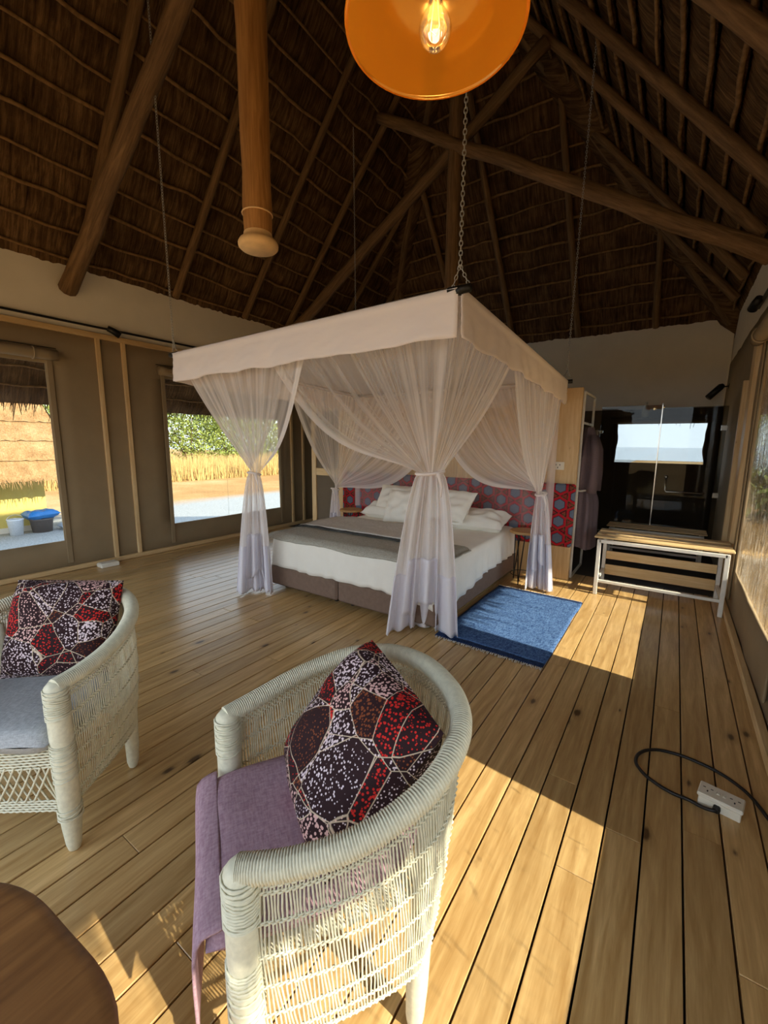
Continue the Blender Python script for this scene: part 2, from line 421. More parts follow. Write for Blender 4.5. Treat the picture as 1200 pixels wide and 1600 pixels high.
def amber():
    t = NT('amber_glass')
    tr = t.n('ShaderNodeBsdfTransparent'); tr.inputs['Color'].default_value = (.95, .42, .05, 1)
    tl = t.n('ShaderNodeBsdfTranslucent'); tl.inputs['Color'].default_value = (1.0, .40, .03, 1)
    gl = t.n('ShaderNodeBsdfGlossy'); gl.inputs['Roughness'].default_value = .12; gl.inputs['Color'].default_value = (1, .6, .2, 1)
    df = t.n('ShaderNodeBsdfDiffuse'); df.inputs['Color'].default_value = (1.0, .40, .03, 1)
    m0 = t.n('ShaderNodeMixShader'); m0.inputs[0].default_value = .5; t.link(tl.outputs[0], m0.inputs[1]); t.link(df.outputs[0], m0.inputs[2])
    m1 = t.n('ShaderNodeMixShader'); m1.inputs[0].default_value = .62; t.link(tr.outputs[0], m1.inputs[1]); t.link(m0.outputs[0], m1.inputs[2])
    m2 = t.n('ShaderNodeMixShader'); m2.inputs[0].default_value = .16; t.link(m1.outputs[0], m2.inputs[1]); t.link(gl.outputs[0], m2.inputs[2])
    t.link(m2.outputs[0], t.out.inputs['Surface']); return t.m
M['amber'] = amber()
M['bulb'] = film('bulb_glass', 0, (1, .95, .85), .2, .02)
def ground_mat():
    t = NT('ground_soil'); p = t.pos('World', (1, 1, 1), False)
    sx = t.n('ShaderNodeSeparateXYZ'); t.link(p, sx.inputs[0])
    f = t.noise(p, .25, 6); g = t.noise(p, 9, 5, .7)
    sand = t.ramp(t.math('ADD', t.math('MULTIPLY', f, .6), t.math('MULTIPLY', g, .4)), [(.35, lin((138, 100, 60))), (.5, lin((164, 128, 80))), (.65, lin((182, 156, 114)))])
    grav = t.ramp(t.noise(p, 26, 4, .8), [(.3, lin((104, 106, 104))), (.55, lin((154, 156, 154))), (.75, lin((186, 186, 182)))])
    edge = t.math('ADD', sx.outputs[0], t.math('MULTIPLY', f, 2.0))
    fac = t.math('MULTIPLY', t.math('ADD', edge, 18.0), .6, True)
    fac = t.math('MULTIPLY', fac, t.math('LESS_THAN', sx.outputs[0], -6.0))
    t.color(t.mix(fac, sand, grav)).set(Roughness=.95, Specular_IOR_Level=.1); t.bump(g, .6, .03); return t.m
M['ground'] = ground_mat()
M['yellow_wall'] = plain('yellow_render', (214, 192, 104), .9, 0, .05, 3)
M['leaf'] = plain('bush_leaf', (134, 146, 66), .7, 0, .4, 2.0)
M['trunk'] = plain('bush_bark', (92, 70, 46), .9)
M['drygrass'] = plain('dry_grass_blade', (190, 160, 100), .9, 0, .25, 1.5)
M['sea'] = plain('far_sea', (70, 92, 104), .12, 0, .05, .01)
M['blue_plastic'] = plain('blue_tarp', (40, 120, 190), .5)
M['grey_plastic'] = plain('grey_tub', (96, 88, 84), .6)
M['bucket'] = plain('white_bucket_plastic', (214, 220, 228), .5)
M['sack'] = plain('pale_sack', (188, 200, 212), .8)

# ================================================================== STRUCTURE
LX, RX, BY, FY = -5.72, 0.55, 8.4, -1.2
RDX = (LX+RX)/2; HW = (RX-LX)/2; ZW = 3.40; SL = 1.2; KH = 3.3/HW; SE = SL*HW/3.3
ZR = ZW + SL*HW
def sl_left(a, d, o=0):  return Vector((LX+d, a, ZW+SL*d)) + Vector((SL, 0, -1)).normalized()*o
def sl_right(a, d, o=0): return Vector((RX-d, a, ZW+SL*d)) + Vector((-SL, 0, -1)).normalized()*o
def sl_back(a, d, o=0):  return Vector((a, BY-d, ZW+SE*d)) + Vector((0, -SE, -1)).normalized()*o
def sl_front(a, d, o=0): return Vector((a, FY+d, ZW+SE*d)) + Vector((0, SE, -1)).normalized()*o
def lim_side(d): return FY+d*KH, BY-d*KH
def lim_end(d): return LX+d/KH, RX-d/KH
SLOPES = [(sl_left, lim_side, HW, .179, 'thatch_x', True), (sl_right, lim_side, HW, .179, 'thatch_x', True),
          (sl_back, lim_end, 3.3, .186, 'thatch_y', True), (sl_front, lim_end, 3.3, .186, 'thatch_y', False)]
ceiling = struct_root('ceiling', 'dark thatched hip roof seen from below with pole rafters', 'ceiling', (RDX, 3.6, ZW))
OVER = 1.2
lath_lines = {}
for si, (P, lim, D, step, mt, seen) in enumerate(SLOPES):
    OV = OVER if seen else .3
    mb = MB(); ds = []; d = -OV
    while d < D: ds.append(d); d += step
    ds.append(D)
    for ci in range(len(ds)-1):
        d0, d1 = ds[ci], ds[ci+1]
        l0, h0 = lim(d0); n = max(2, int((h0-l0)/(.045 if seen else .3)))
        seed = si*31+ci*3.7
        def fn(u, v, d0=d0, d1=d1, seed=seed):
            dd = d0+(d1-d0)*v; lo, hi = lim(dd); a = lo+(hi-lo)*u
            bul = .026*math.sin(PI*min(1, v*1.02))*(.7+.6*nz(a*2.2, seed)) - .022*v
            bul += .012*nz(a*26, v*1.2, seed)
            return P(a, dd, bul)
        mb.grid(fn, n, 4 if seen else 1)
    # outer skin and eave edge
    def top(u, v):
        dd = -OV+(D+OV)*v; lo, hi = lim(dd); return P(lo+(hi-lo)*u, dd, -.26)
    mb.grid(top, 40, 8)
    def edge(u, v):
        lo, hi = lim(-OV); a = lo+(hi-lo)*u; return P(a, -OV-.03*math.sin(PI*v)*(1+nz(a*9, v)), -.26*v)
    mb.grid(edge, 160, 3)
    o = obj('thatch', mb, M[mt], ceiling); o['kind'] = 'stuff'
    # straw ends hanging at the eave
    fb = MB(); lo, hi = lim(-OV)
    for k in range(int((hi-lo)*(130 if seen else 20))):
        a = R.uniform(lo, hi); L = R.uniform(.04, .2)*(1.5 if R.random() < .12 else 1); w = R.uniform(.003, .008)
        b = P(a, -OV+.01, -R.uniform(0, .24)); dwn = (P(a, -OVER-.3) - P(a, -OVER)).normalized()*.6 + Vector((0, 0, -.5)) + Vector((R.uniform(-.3, .3), R.uniform(-.3, .3), 0))
        t = (P(a+.1, 0)-P(a, 0)).normalized()*w
        e = b + dwn.normalized()*L
        fb.add([b-t, b+t, e+t*.4, e-t*.4], [(0, 1, 2, 3)])
    o = obj('thatch_fringe', fb, M[mt], ceiling); o['kind'] = 'stuff'
    if seen:
        for ci in range(1, len(ds)-1):
            d0 = ds[ci]; lo, hi = lim(d0); n = max(3, int((hi-lo)/.22)); rr = R.uniform(.013, .02)
            pts = [P(lo+(hi-lo)*i/n, d0+R.uniform(-.012, .012), .032+.010*nz(i*.6, ci*4.1, si)) for i in range(n+1)]
            if hi-lo > .15: obj('lath', MB().tube(pts, rr, 6), M['lath'], ceiling, True)
def pole(name, a, b, r0, r1, mat='bark', n=10, segs=14, wob=.012, parent=None, bulge=0):
    a, b = Vector(a), Vector(b); ax = (b-a); L = ax.length; q = ax.to_track_quat('Z', 'Y')
    mb = MB(); sd_ = R.uniform(0, 90)
    pts = [(wob*nz(sd_, i*.35), wob*nz(sd_+9, i*.35), L*i/segs) for i in range(segs+1)]
    rr = [(r0+(r1-r0)*i/segs)*(1+.10*nz(sd_+3, i*.7)) for i in range(segs+1)]
    pts = [(pts[0][0], pts[0][1], -.012)] + pts; rr = [rr[0]*.82] + rr
    mb.tube(pts, rr, n)
    me = bpy.data.meshes.new(name); me.from_pydata(mb.v, [], mb.f); me.polygons.foreach_set('use_smooth', [len(p.vertices) == 4 for p in me.polygons])
    me.materials.append(M[mat]); o = bpy.data.objects.new(name, me); COL.objects.link(o)
    off = OFF[parent.name] if parent else Vector((0, 0, 0))
    o.parent = parent; o.rotation_mode = 'QUATERNION'; o.rotation_quaternion = q; o.location = a-off
    OFF[o.name] = Vector((0, 0, 0)); return o
ro = .036+.06
for y in (0.05, 1.15, 2.28, 3.37, 4.45, 5.30, 6.45, 7.3):
    dm = HW-.05 if 2.1 <= y <= 5.15 else ((y-FY)/KH if y < 3 else (BY-y)/KH)-.06
    r = .062 if abs(y-2.28) < .01 else .05
    pole('rafter', sl_left(y, .03, ro), sl_left(y+.02, dm, ro), r, r*.8, parent=ceiling)
    pole('rafter', sl_right(y, .03, ro), sl_right(y+.02, dm, ro), r*1.1, r*.85, parent=ceiling)
for x in (-4.7, -3.72, -2.72, -1.6, -.46):
    dm = min((x-LX)*KH, (RX-x)*KH, 3.3)-.06
    pole('rafter', sl_back(x, .03, ro), sl_back(x, dm, ro), .055, .042, parent=ceiling)
for cx, cy, s in ((LX, BY, 1), (RX, BY, -1), (LX, FY, 1), (RX, FY, -1)):
    ya = 5.1 if cy == BY else 2.1
    a = Vector((cx+s*.06, cy+(-.06 if cy == BY else .06), ZW-.08)); b = Vector((RDX, ya, ZR-.16))
    pole('hip_rafter', a, b, .075, .055, parent=ceiling)
pole('ridge_pole', (RDX, 2.0, ZR-.14), (RDX, 5.2, ZR-.14), .06, .06, parent=ceiling)
# two scissor trusses with hanging king posts
for ty, kr in ((2.10, .088), (5.22, .085)):
    for s in (1, -1):
        x0 = LX+.02 if s > 0 else RX-.02
        xe = x0 + s*4.15
        pole('scissor_beam', (x0, ty+.05*s, 3.14), (xe, ty+.05*s, 3.14+4.15*.62), kr, kr*.8, parent=ceiling, segs=22, wob=.03)
kx = -2.50
pk = pole('king_post', (kx, 2.12, 2.86), (kx, 2.12, 6.95), .092, .105, 'post', 18, 20, .006, ceiling)
obj('post_foot', MB().lathe([(.001, 2.80), (.118, 2.802), (.132, 2.815), (.134, 2.835), (.124, 2.855), (.098, 2.866), (.094, 2.90)], (kx, 2.12, 0), 28), M['endgrain'], ceiling, True)
obj('post_band', MB().tube([(kx+.099*math.cos(i*PI/10), 2.12+.099*math.sin(i*PI/10), 3.02) for i in range(20)], .005, 6, closed=True), M['endgrain'], ceiling, True)
pole('king_post', (kx-.05, 5.22, 2.95), (kx-.05, 5.22, 6.95), .085, .095, 'bark', 16, 16, .008, ceiling)

# thatch caps over hips and ridge
for cx, cy, ya in ((LX, BY, 5.1), (RX, BY, 5.1), (LX, FY, 2.1), (RX, FY, 2.1)):
    a = Vector((RDX, ya, ZR+.12)); b = Vector((cx, cy, ZW+.12)); e = a+(b-a)*(1+1.2/HW)
    o = obj('hip_cap', MB().tube([a+(e-a)*(i/24) for i in range(25)], [.27+.02*nz(i*.8, cx) for i in range(25)], 12), M['thatch_x'], ceiling, True); o['kind'] = 'stuff'
o = obj('ridge_cap', MB().tube([(RDX, 1.9+i*.3, ZR+.14) for i in range(12)], .30, 12), M['thatch_x'], ceiling, True); o['kind'] = 'stuff'
# ---- walls
def sheet_wall(axis, coord, a0, a1, z0, z1, holes, disp=.01, step=.22, seed=0):
    def lines(lo, hi, cuts):
        c = sorted(set([lo, hi]+[x for x in cuts if lo < x < hi])); out = []
        for i in range(len(c)-1):
            n = max(1, round((c[i+1]-c[i])/step)); out += [c[i]+(c[i+1]-c[i])*k/n for k in range(n)]
        return out+[hi]
    A = lines(a0, a1, [h[i] for h in holes for i in (0, 1)]); Z = lines(z0, z1, [h[i] for h in holes for i in (2, 3)])
    mb = MB(); V = []
    for z in Z:
        for a in A:
            w = disp*nz(a*2.1+seed, z*1.3)+disp*.6*nz(a*5+z*3, z*2-a, seed)
            V.append((coord+w, a, z) if axis == 'x' else (a, coord+w, z))
    Fc = []
    for j in range(len(Z)-1):
        for i in range(len(A)-1):
            ca, cz = (A[i]+A[i+1])/2, (Z[j]+Z[j+1])/2
            if any(h[0] < ca < h[1] and h[2] < cz < h[3] for h in holes): continue
            n = len(A); Fc.append((j*n+i, j*n+i+1, (j+1)*n+i+1, (j+1)*n+i))
    return mb.add(V, Fc)
W1 = (-.07, 1.88, .36, 2.32); W2 = (3.19, 5.14, .36, 2.32)
W6 = (6.2, 8.1, .5, 2.3)
W3 = (-.22, 1.66, .39, 2.32); W4 = (2.98, 4.83, .39, 2.32)
def canvas_wall(name, axis, coord, a0, a1, ztop, holes, label, band=True, mat='canvas', seed=0, out=-1):
    root = struct_root(name, label, 'wall', (coord, 3, 0) if axis == 'x' else (-2.5, coord, 0))
    o = obj('canvas_sheet', sheet_wall(axis, coord, a0, a1, 0, ztop, holes, seed=seed), M[mat], root, True); solidify(o, .02)
    mb = MB()
    if axis == 'x': mb.box((coord+out*.09, (a0+a1)/2, (ztop+3.52)/2), (.16, a1-a0+.3, 3.52-ztop))
    else: mb.box(((a0+a1)/2, coord+out*.09, (ztop+3.52)/2), (a1-a0, .16, 3.52-ztop))
    if band: obj('plaster_band', mb, M['plaster'], root)
    return root
wl_ = canvas_wall('wall_left', 'x', LX, FY, BY, 2.72, [W1, W2, W6], 'taupe canvas wall with white plaster band and two clear windows', seed=3)
wr_ = canvas_wall('wall_right', 'x', RX, FY, BY, 2.72, [W3, W4], 'taupe canvas wall with wrinkled clear windows along right side', seed=8, out=1)
# right wall is plastered above the canvas; the bathroom stretch has lower canvas
wb_ = struct_root('wall_back', 'white plaster back wall above dark canvas and window of bathroom', 'wall', (-2.5, BY, 0))
WB = (-.92, .44, 1.22, 1.86)
o = obj('canvas_sheet', sheet_wall('y', BY, LX, RX, 0, 2.10, [WB], seed=5), M['canvas_dark'], wb_, True); solidify(o, .02)
obj('plaster_band', MB().box((RDX, BY+.09, 2.81), (HW*2, .16, 1.44)), M['plaster'], wb_)
wf_ = struct_root('wall_front', 'taupe canvas front wall behind the viewer with wide open doorway', 'wall', (-2.5, FY, 0))
o = obj('canvas_sheet', sheet_wall('y', FY, LX, RX, 0, 2.72, [(-5.4, 0.3, -.1, 2.73)], seed=5), M['canvas'], wf_, True); solidify(o, .02)
obj('plaster_band', MB().box((RDX, FY-.09, 3.12), (HW*2, .16, .80)), M['plaster'], wf_)

# battens and boards fixed to the walls
for y in (-.62, -.34, 2.405, 2.685, 5.42, 5.70):
    obj('batten', MB().cbox((LX+.028, y, 1.35), (.036, .045, 2.66), .003), M['pine'], wl_)
obj('top_rail', MB().cbox((LX+.03, (FY+BY)/2, 2.70), (.05, BY-FY, .06), .004), M['pine_y'], wl_)
for y in (2.18, 2.46):
    obj('batten', MB().cbox((RX-.028, y, 1.35), (.036, .045, 2.66), .003), M['pine'], wr_)
obj('batten', MB().cbox((RX-.032, 5.72, 1.08), (.045, .06, 2.16), .003), M['pine'], wr_)
obj('door_post', MB().cbox((RX-.02, 5.24, 1.22), (.05, .22, 2.44), .004), M['pine'], wr_)
bl = obj('baseboard_left', MB().cbox((LX+.035, (FY+BY)/2, .03), (.045, BY-FY, .055), .006), M['pine_y']); tag(bl, 'pine skirting strip along taupe canvas wall with two windows', 'baseboard', kind='structure')
br_ = obj('baseboard_right', MB().cbox((RX-.035, (FY+5.25)/2, .028), (.045, 5.25-FY, .05), .006), M['pine_y']); tag(br_, 'pine skirting strip below wrinkled windows at right', 'baseboard', kind='structure')

# windows
def side_window(name, x, W, label, fm, inn, flap=True):
    y0, y1, z0, z1 = W; root = struct_root(name, label, 'window', (x, (y0+y1)/2, z0)); s = inn
    n = 14
    def fn(u, v): return (x - s*.004 + .006*nz(u*5, v*4, y0), y0-.02+(y1-y0+.04)*u, z0-.02+(z1-z0+.04)*v)
    obj('pane', MB().grid(fn, n, n), M[fm], root, True)
    obj('seam', MB().box((x-s*.01, y0+(y1-y0)*.46, (z0+z1)/2), (.002, .006, z1-z0)), M['film'], root)
    # rolled-up blind with hem, tied with a strap
    mb = MB(); yy0, yy1 = y0-.10, y1+.10
    pts = [(x+s*.065, yy0+(yy1-yy0)*i/20, z1+.085+.006*nz(i*.7, y0)) for i in range(21)]
    mb.tube(pts, [.056*(1+.06*nz(i*.9, y0+5)) for i in range(21)], 14)
    rl = obj('rolled_blind', mb, M['canvas'], root, True)
    for t in (.1, .5, .9):
        yc = yy0+(yy1-yy0)*t
        obj('strap', MB().tube([(x+s*(.065+.062*math.cos(k*PI/8)), yc, z1+.085+.062*math.sin(k*PI/8)) for k in range(16)], .008, 6, closed=True), M['canvas'], rl, True)
    obj('curtain_wire', MB().tube([(x+s*.05, yy0-.03, z1+.16), (x+s*.05, yy1, z1+.16)], .004, 6), M['black'], root)
    for yy in (y0-.035, y1+.035):
        obj('side_flap', MB().cbox((x+s*.022, yy, (z0+z1)/2-.1), (.012, .055, z1-z0+.34), .004), M['canvas'], root)
    return root
side_window('window_1', LX, W1, 'clear window in left canvas wall looking onto thatched yellow hut', 'film', 1)
side_window('window_2', LX, W2, 'clear window in left canvas wall looking onto green bushes', 'film', 1)
side_window('added_window', LX, W6, 'added window hidden behind the pine partition to daylight bathroom back wall', 'film', 1)  # unseen window, added so daylight reaches the back wall
side_window('window_3', RX, W3, 'near clear window in right canvas wall letting sun onto chairs', 'film_wrinkled', -1)
side_window('window_4', RX, W4, 'wrinkled clear window in right canvas wall beside white bench', 'film_wrinkled', -1)
w5 = struct_root('window_5', 'small bathroom window with pale sky seen through shower glass', 'window', ((WB[0]+WB[1])/2, BY, WB[2]))
obj('pane', MB().grid(lambda u, v: (WB[0]-.02+(WB[1]-WB[0]+.04)*u, BY-.005, WB[2]-.02+(WB[3]-WB[2]+.04)*v), 4, 4), M['film'], w5)
mb = MB(); mb.tube([(WB[0]-.05+i*.1, BY-.06, WB[3]+.06+.006*nz(i)) for i in range(15)], .05, 12)
obj('rolled_blind', mb, M['canvas_dark'], w5, True)
for xx, w in ((WB[0]+.02, .10), (WB[1]-.03, .12)):
    def fl(u, v, xx=xx, w=w): return (xx+(u-.5)*w*(1.1-.7*abs(v-.5)*1.4)+.02*nz(v*4, xx), BY-.03-.02*math.sin(u*9), WB[2]-.05+(WB[3]-WB[2]+.1)*v)
    o = obj('tied_flap', MB().grid(fl, 8, 14), M['canvas_dark'], w5, True); solidify(o, .006)

# ---- floor of pine planks
floor = struct_root('floor', 'long varnished pine plank floor with dark gaps', 'floor', (RDX, 2, 0))
obj('underfloor', MB().box((RDX, (FY+5.27)/2, -.05), (HW*2, 5.27-FY, .03)), M['subfloor'], floor)
x = RX; pw = .1277; Y1 = 5.27; rows = 0
while x > LX+.02:
    w = min(pw, x-LX); y = FY-.0
    L = R.uniform(1.2, 4.2)
    while y < Y1-.01:
        e = min(Y1, y+L)
        if Y1-e < .5: e = Y1
        dz = R.uniform(-.0012, .0012)
        obj('plank', MB().cbox((x-w/2, (y+e)/2, -.014+dz), (w-.0065, e-y-.0015, .028), .0018), M['floor'], floor)
        y = e; L = R.uniform(2.6, 4.8)
    x -= pw; rows += 1
bf = obj('floor_bathroom', MB().box((RDX, (5.27+BY)/2, -.02), (HW*2, BY-5.27, .035)), M['darkfloor']); tag(bf, 'dark tiled bathroom floor behind the bench', 'floor', kind='structure')

# ---- pine partition behind the bed
PY = 4.95
pr = struct_root('wall_partition', 'pine board partition behind the bed carrying padded headboard', 'wall', (-2.5, PY, 0))
nb = 14; bx0, bx1 = -4.12, -.86
for i in range(nb):
    a = bx0+(bx1-bx0)*i/nb; b = bx0+(bx1-bx0)*(i+1)/nb
    obj('board', MB().cbox(((a+b)/2, PY+.03, 1.05), (b-a-.002, .05, 2.10), .003), M['pine'], pr)
# pine framed door left of the partition
dr = struct_root('door_1', 'pine framed glazed door left of the headboard partition', 'door', (-4.45, PY+.05, 0))
for xx in (-4.74, -4.18): obj('stile', MB().cbox((xx, PY+.05, 1.05), (.09, .045, 2.1), .004), M['pine'], dr)
for zz in (.12, 1.05, 2.04): obj('rail', MB().cbox((-4.46, PY+.05, zz), (.47, .04, .11), .004), M['pine_x'], dr)
obj('panel', MB().box((-4.46, PY+.055, 1.05), (.47, .012, 1.8)), M['canvas_dark'], dr)

# ---- ground and far land
sm = MB(); sm.grid(lambda u, v: (-900+1800*u, 88+812*v+6*math.sin(u*40)*(1-v), -1.17), 60, 6)
struct('ground_sea', sm, M['sea'], 'pale sea at the horizon beyond the bathroom window', 'sea')
gm = MB()
def gfn(u, v):
    x = -900+1800*u; y = -900+1800*v; return (x, y, -1.2)
gm.grid(gfn, 12, 12)
struct('ground', gm, M['ground'], 'sandy ground with pale gravel outside the windows', 'ground')

# ================================================================== BED
def cushion_mesh(c00, c10, c11, c01, th, n=22, pinch=.06, both=True, seed=0, wr=.0):
    c00, c10, c11, c01 = map(Vector, (c00, c10, c11, c01))
    nrm = (c10-c00).cross(c01-c00).normalized(); mb = MB()
    cen = (c00+c10+c11+c01)/4
    def P(u, v, s):
        a, b = u*2-1, v*2-1
        p = (c00*(1-u)+c10*u)*(1-v)+(c01*(1-u)+c11*u)*v
        pin = pinch*((1-a*a)*abs(b)**3+(1-b*b)*abs(a)**3)
        p = p + (cen-p)*pin
        h = max(0, (1-a**4))**.55*max(0, (1-b**4))**.55
        h *= 1+wr*nz(u*5+seed, v*5)
        return p + nrm*th*.5*h*s + nrm*wr*.02*nz(u*7, v*7+seed)
    mb.grid(lambda u, v: P(u, v, 1), n, n)
    mb.grid(lambda u, v: P(1-u, v, -1), n, n)
    return mb
bed = thing('bed', 'double bed with white sheet on two brown divan bases under net canopy', 'bed', (-2.4, 3.9, 0))
BX0, BX1, BY0, BY1 = -3.36, -1.44, 2.86, 4.90
xm = -2.46
for a, b in ((BX0, xm-.004), (xm+.004, BX1)):
    obj('divan_base', MB().cbox(((a+b)/2, (BY0+BY1)/2, .155), (b-a, BY1-BY0, .21), .02), M['base'], bed)
for xx in (BX0+.12, xm-.1, xm+.1, BX1-.12):
    for yy in (BY0+.12, BY1-.12): obj('foot', MB().lathe([(.022, 0), (.026, .02), (.026, .055)], (xx, yy, 0), 12, True), M['black'], bed)
def drape(x0, x1, y0, y1, zt, zb, r, inset=0, nper=140, seed=0, fold=.012):
    w, h = x1-x0, y1-y0; per = 2*(w+h); rc = .09
    def base(s):
        s = (s % 1)*per
        if s < w: return Vector((x0+s, y0)), Vector((0, -1))
        s -= w
        if s < h: return Vector((x1, y0+s)), Vector((1, 0))
        s -= h
        if s < w: return Vector((x1-s, y1)), Vector((0, 1))
        s -= w; return Vector((x0, y1-s)), Vector((-1, 0))
    cx, cy = (x0+x1)/2, (y0+y1)/2
    prof = [(0, 0)]
    def fn(u, v):
        p, nn = base(u)
        # round corners
        q = Vector((p.x-cx, p.y-cy)); sx, sy = w/2, h/2
        ax, ay = abs(q.x)-(sx-rc), abs(q.y)-(sy-rc)
        if ax > 0 and ay > 0:
            l = math.hypot(ax, ay); k = rc/l if l > 1e-6 else 1
            q = Vector((math.copysign(sx-rc+ax*k, q.x), math.copysign(sy-rc+ay*k, q.y)))
        if v < .5:
            t = v/.5; return Vector((cx+q.x*t*.97, cy+q.y*t*.97, zt+.008*nz(q.x*t*3, q.y*t*3, seed)))
        if v < .65:
            t = (v-.5)/.15; a = t*PI/2; f = .97+.03*math.sin(a)
            return Vector((cx+q.x*f, cy+q.y*f, zt-r*(1-math.cos(a))))
        t = (v-.65)/.35; zz = zb(u); o = fold*t*math.sin(u*per*34+3*nz(u*30, seed))+.012*t
        l = q.length; f = 1+o/max(l, .1)
        return Vector((cx+q.x*f, cy+q.y*f, (zt-r)+(zz-(zt-r))*t))
    return MB().grid(fn, nper, 20, wrap=True)
def zb(u):
    b = .255+.02*nz(u*20, 3)
    d = abs(u-(1.92+.30)/(2*(1.92+2.04)))          # sheet slips lower on the right near the foot
    if d < .10: b -= .10*max(0, 1-d/.10)+.02*nz(u*90)
    return b
obj('mattress', drape(BX0+.012, BX1-.012, BY0+.015, BY1-.02, .545, lambda u: .262, .05, nper=100, fold=0), M['sheet'], bed, True)
sh = obj('fitted_sheet', drape(BX0, BX1, BY0, BY1-.01, .557, zb, .05, nper=260), M['sheet'], bed, True); solidify(sh, .004, 1)
# throw across the foot of the bed
def throw(y0, y1, z, dl, dr, seed, wv=.012, xs=0):
    x0, x1 = BX0-.018, BX1+.018; W = x1-x0; tot = dl+W+dr
    def fn(u, v):
        s = u*tot; y = y0+(y1-y0)*v+.03*nz(u*4, seed+v)
        if s < dl: x = x0-.006; zz = z-(dl-s); 
        elif s > dl+W: x = x1+.006; zz = z-(s-dl-W)
        else: x = x0+(s-dl); zz = z
        k = min(abs(s-dl), abs(s-dl-W))
        if dl <= s <= dl+W and k < .07: zz -= .04*(1-k/.07)**2
        zz += wv*nz(x*4, y*4, seed)+.004*nz(x*14, y*14)
        if y < BY0+.05: zz -= max(0, (BY0+.05-y))*.8
        return (x, y, zz)
    return MB().grid(fn, 70, 24)
tb = throw(BY0-.012, BY0+.62, .585, .05, .02, 2)
tw = thing('throw_blanket', 'grey woven throw with pale folded band across foot of bed', 'blanket', (-2.4, 3.2, .56))
o = obj('grey_field', tb, M['throw'], tw, True); solidify(o, .012, 1)
o = obj('pale_fold', throw(BY0+.46, BY0+1.10, .606, .05, -.55, 7, .016), M['throw_light'], tw, True); solidify(o, .012, 1)
o = obj('charcoal_stripe', throw(BY0+.40, BY0+.465, .604, .05, -.5, 2, .012), M['throw_dark'], tw, True); solidify(o, .008, 1)
# pillows
def pillow(label, c, w, h, th, rz, tilt, seed, roll=0):
    rot = Matrix.Rotation(rz, 3, 'Z') @ Matrix.Rotation(tilt, 3, 'X') @ Matrix.Rotation(roll, 3, 'Y'); c = Vector(c)
    q = [c + rot @ Vector((sx*w/2, 0, sz*h/2)) for sx, sz in ((-1, -1), (1, -1), (1, 1), (-1, 1))]
    o = obj('pillow', cushion_mesh(*q, th, 24, .06, seed=seed, wr=.45), M['sheet'], smooth=True)
    tag(o, label, 'pillow', 'white pillows on the bed')
TL = math.radians
pillow('white pillow lying flat at right of bed beside round table', (-1.80, 4.58, .645), .66, .44, .19, .05, TL(-78), 1)
pillow('white pillow lying flat at left of bed by left bedside table', (-3.02, 4.58, .645), .66, .44, .19, -.05, TL(-78), 4)
pillow('crumpled white pillow leaning on headboard at left', (-2.86, 4.56, .80), .62, .40, .18, .1, TL(-38), 9)
pillow('crumpled white pillow leaning on headboard right of net drape', (-2.12, 4.46, .80), .60, .42, .18, -.2, TL(-42), 13)
pillow('square white cushion standing foremost among the bed pillows', (-2.62, 4.24, .765), .42, .42, .16, .12, TL(-28), 17)
# padded headboard
hb = obj('headboard', MB().cbox((-2.47, PY-.025, .735), (3.24, .05, .70), .018), M['hexprint']); tag(hb, 'long padded headboard in red and grey hexagon print', 'headboard')
# power outlets on the partition
def outlet(x, z, label, y=PY+.002):
    t = thing('power_outlet', label, 'outlet', (x, y, z-.045)); 
    obj('plate', MB().cbox((x, y-.004, z), (.13, .012, .085), .003), M['plastic'], t)
    for dx, dz in ((-.02, .012), (.02, .012), (0, -.018)):
        obj('socket_hole', MB().box((x+dx, y-.0105, z+dz), (.008, .003, .016)), M['slot'], t)
    obj('switch', MB().cbox((x+.042, y-.011, z), (.014, .006, .03), .002), M['plastic'], t)
outlet(-1.055, 1.275, 'white power outlet on pine boards right of the bed')
outlet(-3.69, 1.25, 'white power outlet on pine boards left of the bed')
# bedside tables
def side_table(x, y, label):
    t = thing('side_table', label, 'table', (x, y, 0), 'bedside tables')
    obj('table_top', MB().lathe([(.001, .555), (.150, .555), (.158, .560), (.158, .580), (.150, .585), (.001, .585)], (x, y, 0), 28), M['oak'], t)
    for k in range(3):
        a = k*2*PI/3+.5; c, s = math.cos(a), math.sin(a); c2, s2 = math.cos(a+.35), math.sin(a+.35); c3, s3 = math.cos(a-.35), math.sin(a-.35)
        obj('leg', MB().tube([(x+.11*c2, y+.11*s2, .556), (x+.135*c, y+.135*s, .015), (x+.135*c, y+.135*s, .006), (x+.137*c, y+.137*s, .015), (x+.11*c3, y+.11*s3, .556)], .006, 6), M['black'], t)
    obj('ring', MB().tube([(x+.128*math.cos(k*PI/9), y+.128*math.sin(k*PI/9), .10) for k in range(18)], .004, 5, closed=True), M['black'], t)
side_table(-1.27, 4.60, 'round wooden bedside table with thin black legs right of bed')
side_table(-3.70, 4.62, 'round wooden bedside table with thin black legs left of bed')

